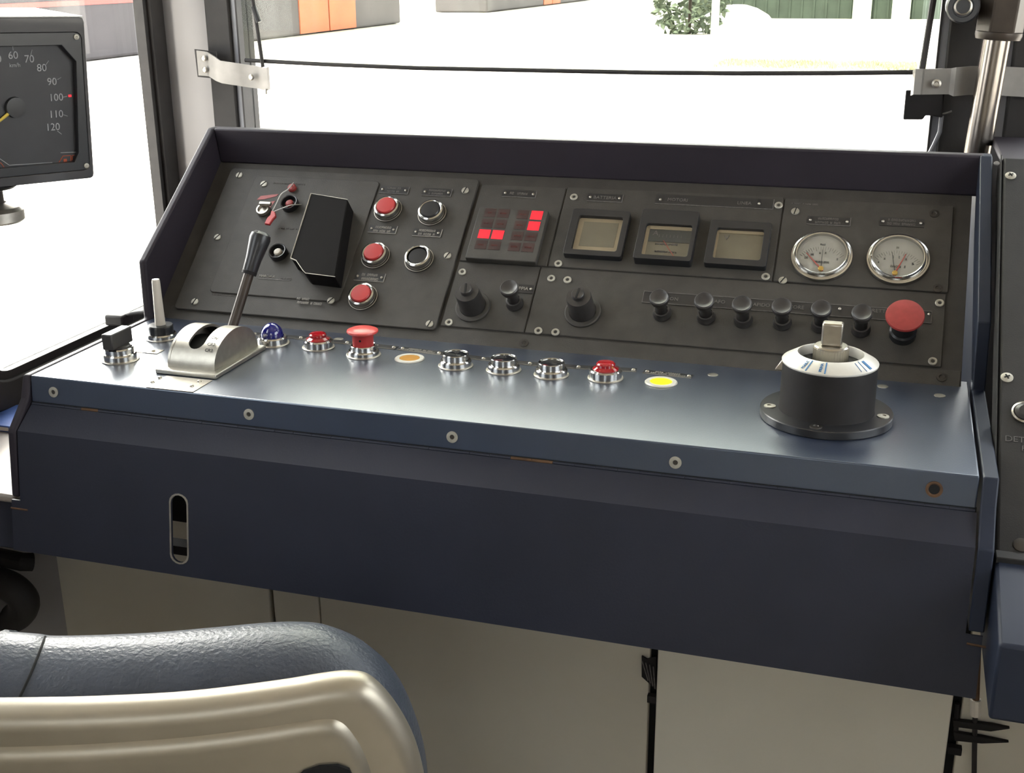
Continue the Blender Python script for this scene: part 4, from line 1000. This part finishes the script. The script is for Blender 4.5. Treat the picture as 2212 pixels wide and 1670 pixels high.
# ================================================================== SEAT
SA0 = onY(0, 1540, -.5); sd = V((.904, .427, 0)).normalized(); sn = V((-.427, .904, 0))
XSe = Matrix(((sd.x, 0, sn.x, SA0.x), (sd.y, 0, sn.y, SA0.y), (0, 1, 0, SA0.z), (0, 0, 0, 1)))    # x across, y up, z away from the camera (left-handed is mended below)
def so_(px, py, d): q = on(px, py, SA0 + sn * d, sn) - SA0; return (q.dot(sd), q.z)
def smooth_out(P, n=6):
    Q = []
    N = len(P)
    for i in range(N - 1):
        p0, p1, p2, p3 = V(P[max(i - 1, 0)]), V(P[i]), V(P[i + 1]), V(P[min(i + 2, N - 1)])
        for k in range(n):
            t = k / n; Q.append(tuple(.5 * ((2 * p1) + (p2 - p0) * t + (2 * p0 - 5 * p1 + 4 * p2 - p3) * t * t + (3 * p1 - p0 - 3 * p2 + p3) * t ** 3)))
    Q.append(tuple(P[-1])); return Q
def pillow(top, zbot, t0, t1, rr, bend, mirror_at, ridges=(), rb=None):
    """rounded slab: outline in (across, up), thickness t0..t1 along the seat's depth, edge radius rr"""
    right = smooth_out(top); x0, z0 = right[0]; xr = right[-1][0]
    zt = max(q[1] for q in right)
    left = [(2 * mirror_at - x, y - zt + z0) for x, y in right if x > xr - .11 and y <= zt]
    k = next(i for i, q in enumerate(right) if q[1] >= zt - 1e-9)
    left = [(2 * mirror_at - x, y - zt + z0) for x, y in right[k:]]
    left = [q for q in left if q[0] < x0 - .01]
    out = [(right[-1][0] + .004, zbot)] + right[::-1] + left + [(left[-1][0] - .004, zbot)]
    # resample
    res = []
    for i in range(len(out) - 1):
        a, b = V(out[i]), V(out[i + 1]); k = max(1, int((b - a).length / .012))
        for j in range(k): res.append(a + (b - a) * j / k)
    res.append(V(out[-1])); a, b = V(out[-1]), V(out[0]); k = 10
    for j in range(1, k): res.append(a + (b - a) * j / k)
    n = len(res); nrm = []
    for i in range(n):
        t = (res[(i + 2) % n] - res[i - 2]).normalized(); nrm.append(V((t.y, -t.x)))
    ar = sum(res[i].x * res[(i + 1) % n].y - res[(i + 1) % n].x * res[i].y for i in range(n))
    if ar < 0: nrm = [-q for q in nrm]
    cx = V((mirror_at, (zbot + max(q.y for q in res)) / 2))
    rings = []
    ins = lambda d: [res[i] - nrm[i] * d for i in range(n)]
    rb = rb or rr
    for s in (.25, .5, .75): rings.append(([cx + (q - cx) * s for q in ins(rr)], t0))
    for k in range(7):
        a = math.pi / 2 * k / 6; rings.append((ins(rr * (1 - math.sin(a))), t0 + rr * (1 - math.cos(a))))
    for k in range(7):
        a = math.pi / 2 * k / 6; rings.append((ins(rb * (1 - math.cos(a))), t1 - rb * (1 - math.sin(a))))
    for s in (.75, .5, .25): rings.append(([cx + (q - cx) * s for q in ins(rb)], t1))
    vs = []; fs = []
    for P, z in rings:
        for q in P:
            vs.append((q.x, q.y, z + bend * (q.x - mirror_at) ** 2))
    for i in range(len(rings) - 1):
        for k in range(n):
            l = (k + 1) % n; fs.append((i * n + k, i * n + l, (i + 1) * n + l, (i + 1) * n + k))
    fs.append(tuple(range(n))); fs.append(tuple(reversed(range((len(rings) - 1) * n, len(rings) * n))))
    m = MB().add([XSe @ V(v) for v in vs], fs)
    return m
MID = .085
st_ = root('driver_seat', T(SA0.x + .02, SA0.y, FZ), 'dark blue vinyl driver seat back with a brushed metal shell, seen from behind', 'seat')
JT = T(-(SA0.x + .02), -SA0.y, -FZ)
shell = [so_(*q, .0) for q in ((-30, 1541), (60, 1539), (200, 1535), (400, 1524), (600, 1501), (700, 1486), (760, 1482), (805, 1494), (850, 1540), (890, 1606), (912, 1668), (925, 1740), (935, 1840))]
o = pillow(shell, -.42, -.004, .030, .015, .10, MID).build('seat_shell', 'seat_alu', st_, loc=JT)
cush = [so_(*q, .088) for q in ((-30, 1361), (60, 1367), (110, 1371), (300, 1364), (450, 1352), (560, 1343), (640, 1341), (710, 1350), (790, 1385), (850, 1440), (890, 1510), (915, 1590), (925, 1670), (930, 1800))]
cush = [(x, y - .012) for x, y in cush]
o = pillow(cush, -.42, .026, .150, .060, .10, MID, rb=.060).build('back_cushion', 'blue_vinyl', st_, loc=JT)
inn = [(x, y - .030) if i < 6 else (x - .035, y - .02) for i, (x, y) in enumerate(shell)]
inn = [so_(*q, 0) for q in ((-30, 1602), (60, 1600), (200, 1594), (400, 1580), (560, 1562), (690, 1545), (740, 1552), (775, 1590), (800, 1640), (815, 1700), (825, 1800))]
pillow(inn, -.41, -.010, .012, .014, .10, MID).build('shell_panel', 'seat_alu', st_, loc=JT)
op = [so_(*q, -.0105) for q in ((640, 1685), (655, 1668), (690, 1657), (730, 1655), (755, 1664), (765, 1685), (740, 1712), (670, 1715))]
MB().prism(op, -.0125, -.004, X=XSe @ T(0, 0, .10 * (op[2][0] - MID) ** 2)).build('opening_shade', 'pit', st_, loc=JT)  # dark insert on the shell, the shade of a hole put into its colour
# piping seam over the cushion
from mathutils.bvhtree import BVHTree
bv = BVHTree.FromPolygons([v.co.copy() for v in o.data.vertices], [tuple(p_.vertices) for p_ in o.data.polygons])
pts = []
for k in range(25):
    t = k / 24; px = 103 - 83 * (t * .75 + .25 * t * t); py = 1360 + 190 * t
    h_ = bv.ray_cast(CO, ray(px, py).normalized())[0]
    if h_ is not None: pts.append(h_)
if len(pts) > 3: MB().tube(pts, .0011, 6).build('seam', 'pit', st_, loc=JT)
# lower seat and pedestal
def bx(lo, hi): return MB().box(lo, hi, 0, XSe)
bx((MID - .22, -.50, .12), (MID + .22, -.38, .52)).build('seat_cushion', 'blue_vinyl', st_, bevel=.04, seg=4, loc=JT)
bx((MID - .06, -.66, .22), (MID + .06, -.50, .34)).build('pedestal', 'black_matte', st_, bevel=.01, loc=JT)

# ================================================================== OUTSIDE
GZ = -1.85
struct(MB().box((-90, -40, GZ - .2), (60, 140, GZ)).build('ground', 'gravel'))
g = lambda x, y: onZ(x, y, GZ)
# parked carriages along the next track
def carriage(y0, y1, doors, label, mt='carriage_grey'):
    X0, X1 = -21.7, -18.95; r = root('railway_carriage', T(-20.3, (y0 + y1) / 2, GZ), label, 'train carriage', 'parked carriages')
    Jc = T(20.3, -(y0 + y1) / 2, -GZ)
    MB().box((X0, y0, GZ + .02), (X1, y1, GZ + 3.6)).build('body', mt, r, bevel=.08, loc=Jc)
    MB().box((X1 - .02, y0 + .1, GZ + 1.38), (X1 + .02, y1 - .1, GZ + 1.50)).build('red_stripe', 'carriage_red', r, loc=Jc)
    for a, b in doors: MB().box((X1 - .02, a, GZ + .06), (X1 + .04, (a + b) / 2 - .05, GZ + 2.6)).build('door', 'carriage_orange', r, loc=Jc); MB().box((X1 - .02, (a + b) / 2 + .05, GZ + .06), (X1 + .04, b, GZ + 2.6)).build('door', 'carriage_orange', r, loc=Jc)
    k = y0 + 1.2
    while k < y1 - 1.5:
        if not any(a - .3 < k + .6 and k < b + .3 for a, b in doors): MB().box((X1 - .01, k, GZ + 1.9), (X1 + .03, k + 1.2, GZ + 2.8)).build('side_window', 'dark_lens', r, loc=Jc)
        k += 1.7
carriage(12.0, 33.4, [], 'nearest dark parked carriage with a red stripe, seen through the quarter window', 'carriage_dark')
carriage(34.6, 47.2, [(38.1, 42.7)], 'grey parked carriage with orange doors seen through the windscreen')
carriage(58.4, 80.0, [(68.5, 72.0)], 'farthest grey parked carriage beyond a bright gap')
# shed, posts, bush, mound, pole, grass at the right
ys = 54.0; xl, xr = g(1560, 44).x - 2, g(2000, 42).x + 3
r = root('green_shed', T(-2, ys, GZ), 'long dark green shed wall with pale posts beyond the yard', 'building')
m = MB().box((xl + 2, 0, 0), (xr + 2, 5, 4.2))
for k in range(int((xr - xl) / .5)): m.box((xl + 2 + k * .5, -.05, 0), (xl + 2 + k * .5 + .08, 0, 4.2))
m.build('wall_sheet', 'shed_green', r)
for a, b in ((1842, 1882), (1926, 1966)):
    x0, x1 = onY(a, 30, ys).x, onY(b, 30, ys).x; MB().box((x0 + 2, -.35, 0), (x1 + 2, -.05, 4.2)).build('post', 'shed_light', r)
q = g(1543, 82)
tag(MB().lathe([(.13, 0), (.11, 4.5), (0, 4.55)], 12, 0, T(q.x, q.y, GZ)).build('marker_post', 'white_paint', None), 'white post in the yard in front of the dark bush', 'post')
def blob(m, c, rx, ry, rz, n=900, s=.16):
    for _ in range(n):
        u = random.uniform(-1, 1); a = random.uniform(0, 2 * math.pi); k = random.uniform(.75, 1.0); w_ = math.sqrt(1 - u * u)
        p_ = V((c[0] + rx * k * w_ * math.cos(a), c[1] + ry * k * w_ * math.sin(a), c[2] + rz * k * u))
        if p_.z < GZ: continue
        Q = Matrix.Translation(p_) @ Matrix.Rotation(random.uniform(0, 6.28), 4, V((random.random() - .5, random.random() - .5, random.random() - .5)).normalized())
        m.add([(-s, 0, 0), (0, -s * .5, 0), (s, 0, 0), (0, s * .5, .05)], [(0, 1, 2, 3)], 0, Q)
q = g(1480, 76); r = root('bush', T(q.x, q.y + .8, GZ), 'dark green bush left of the white post in the yard', 'bush')
m = MB(); blob(m, (q.x, q.y + .8, GZ + 1.3), 1.35, .9, 1.6); m.build('foliage', 'leaf', r, loc=T(-q.x, -q.y - .8, -GZ))
MB().tube([(0, 0, 0), (0, 0, 1.4)], .06, 8).build('stem', 'brown_iron', r)
q = g(1605, 44); m = MB(); pr = [(1.1 * math.cos(t), .55 * math.sin(t)) for t in [k * math.pi / 16 for k in range(9)]]
tag(m.lathe([(1.5, 0), (1.25, .3), (.8, .55), (.35, .68), (0, .7)], 20, 0, T(q.x, q.y - 2, GZ)).build('sand_heap', 'gravel', None), 'pale heap of sand before the green shed', 'heap')
m = MB(); a, b = g(1545, 141), g(1985, 118)
for _ in range(2600):
    x = random.uniform(a.x, b.x + .4); y = random.uniform(a.y - .6, a.y + 1.6)
    h = random.uniform(.04, .12); t = random.uniform(-.05, .05); m.add([(x - .012, y, GZ), (x + .012, y, GZ), (x + t, y + t, GZ + h)], [(0, 1, 2)])
go = m.build('grass', 'dry_grass', None); tag(go, 'strip of dry speckled grass across the yard', 'grass'); go['kind'] = 'stuff'

# ================================================================== LIGHT
w = bpy.data.worlds.new('world'); sc.world = w; w.use_nodes = True; nt = w.node_tree
bg = nt.nodes['Background']; bg.inputs['Color'].default_value = (.93, .96, 1.0, 1); bg.inputs['Strength'].default_value = 2.3
# hazy bright sky low at the front left
tcw = nt.nodes.new('ShaderNodeTexCoord'); vm = nt.nodes.new('ShaderNodeVectorMath'); vm.operation = 'DOT_PRODUCT'
vm.inputs[1].default_value = V((-.64, .70, .32)).normalized()
mxw = nt.nodes.new('ShaderNodeMath'); mxw.operation = 'MAXIMUM'; mxw.inputs[1].default_value = 0
pww = nt.nodes.new('ShaderNodeMath'); pww.operation = 'POWER'; pww.inputs[1].default_value = 7
bg2 = nt.nodes.new('ShaderNodeBackground'); bg2.inputs['Color'].default_value = (1, .95, .88, 1)
mlw = nt.nodes.new('ShaderNodeMath'); mlw.operation = 'MULTIPLY'; mlw.inputs[1].default_value = 11
adw = nt.nodes.new('ShaderNodeAddShader')
nt.links.new(tcw.outputs['Generated'], vm.inputs[0]); nt.links.new(vm.outputs['Value'], mxw.inputs[0]); nt.links.new(mxw.outputs[0], pww.inputs[0])
nt.links.new(pww.outputs[0], mlw.inputs[0]); nt.links.new(mlw.outputs[0], bg2.inputs['Strength'])
nt.links.new(bg.outputs[0], adw.inputs[0]); nt.links.new(bg2.outputs[0], adw.inputs[1]); nt.links.new(adw.outputs[0], nt.nodes['World Output'].inputs[0])
s = bpy.data.lights.new('sun', 'SUN'); s.energy = 6.0; s.angle = math.radians(3); s.color = (1, .95, .86)
so = bpy.data.objects.new('sun', s); C.objects.link(so)
so.rotation_euler = V((.12, .50, -.86)).to_track_quat('-Z', 'Y').to_euler()
sc.view_settings.view_transform = 'Standard'; sc.view_settings.look = 'None'; sc.view_settings.exposure = 1.5; sc.view_settings.gamma = 1
sc.cycles.max_bounces = 10; sc.cycles.transparent_max_bounces = 16; sc.cycles.use_denoising = True
sc.cycles.caustics_reflective = False; sc.cycles.caustics_refractive = False
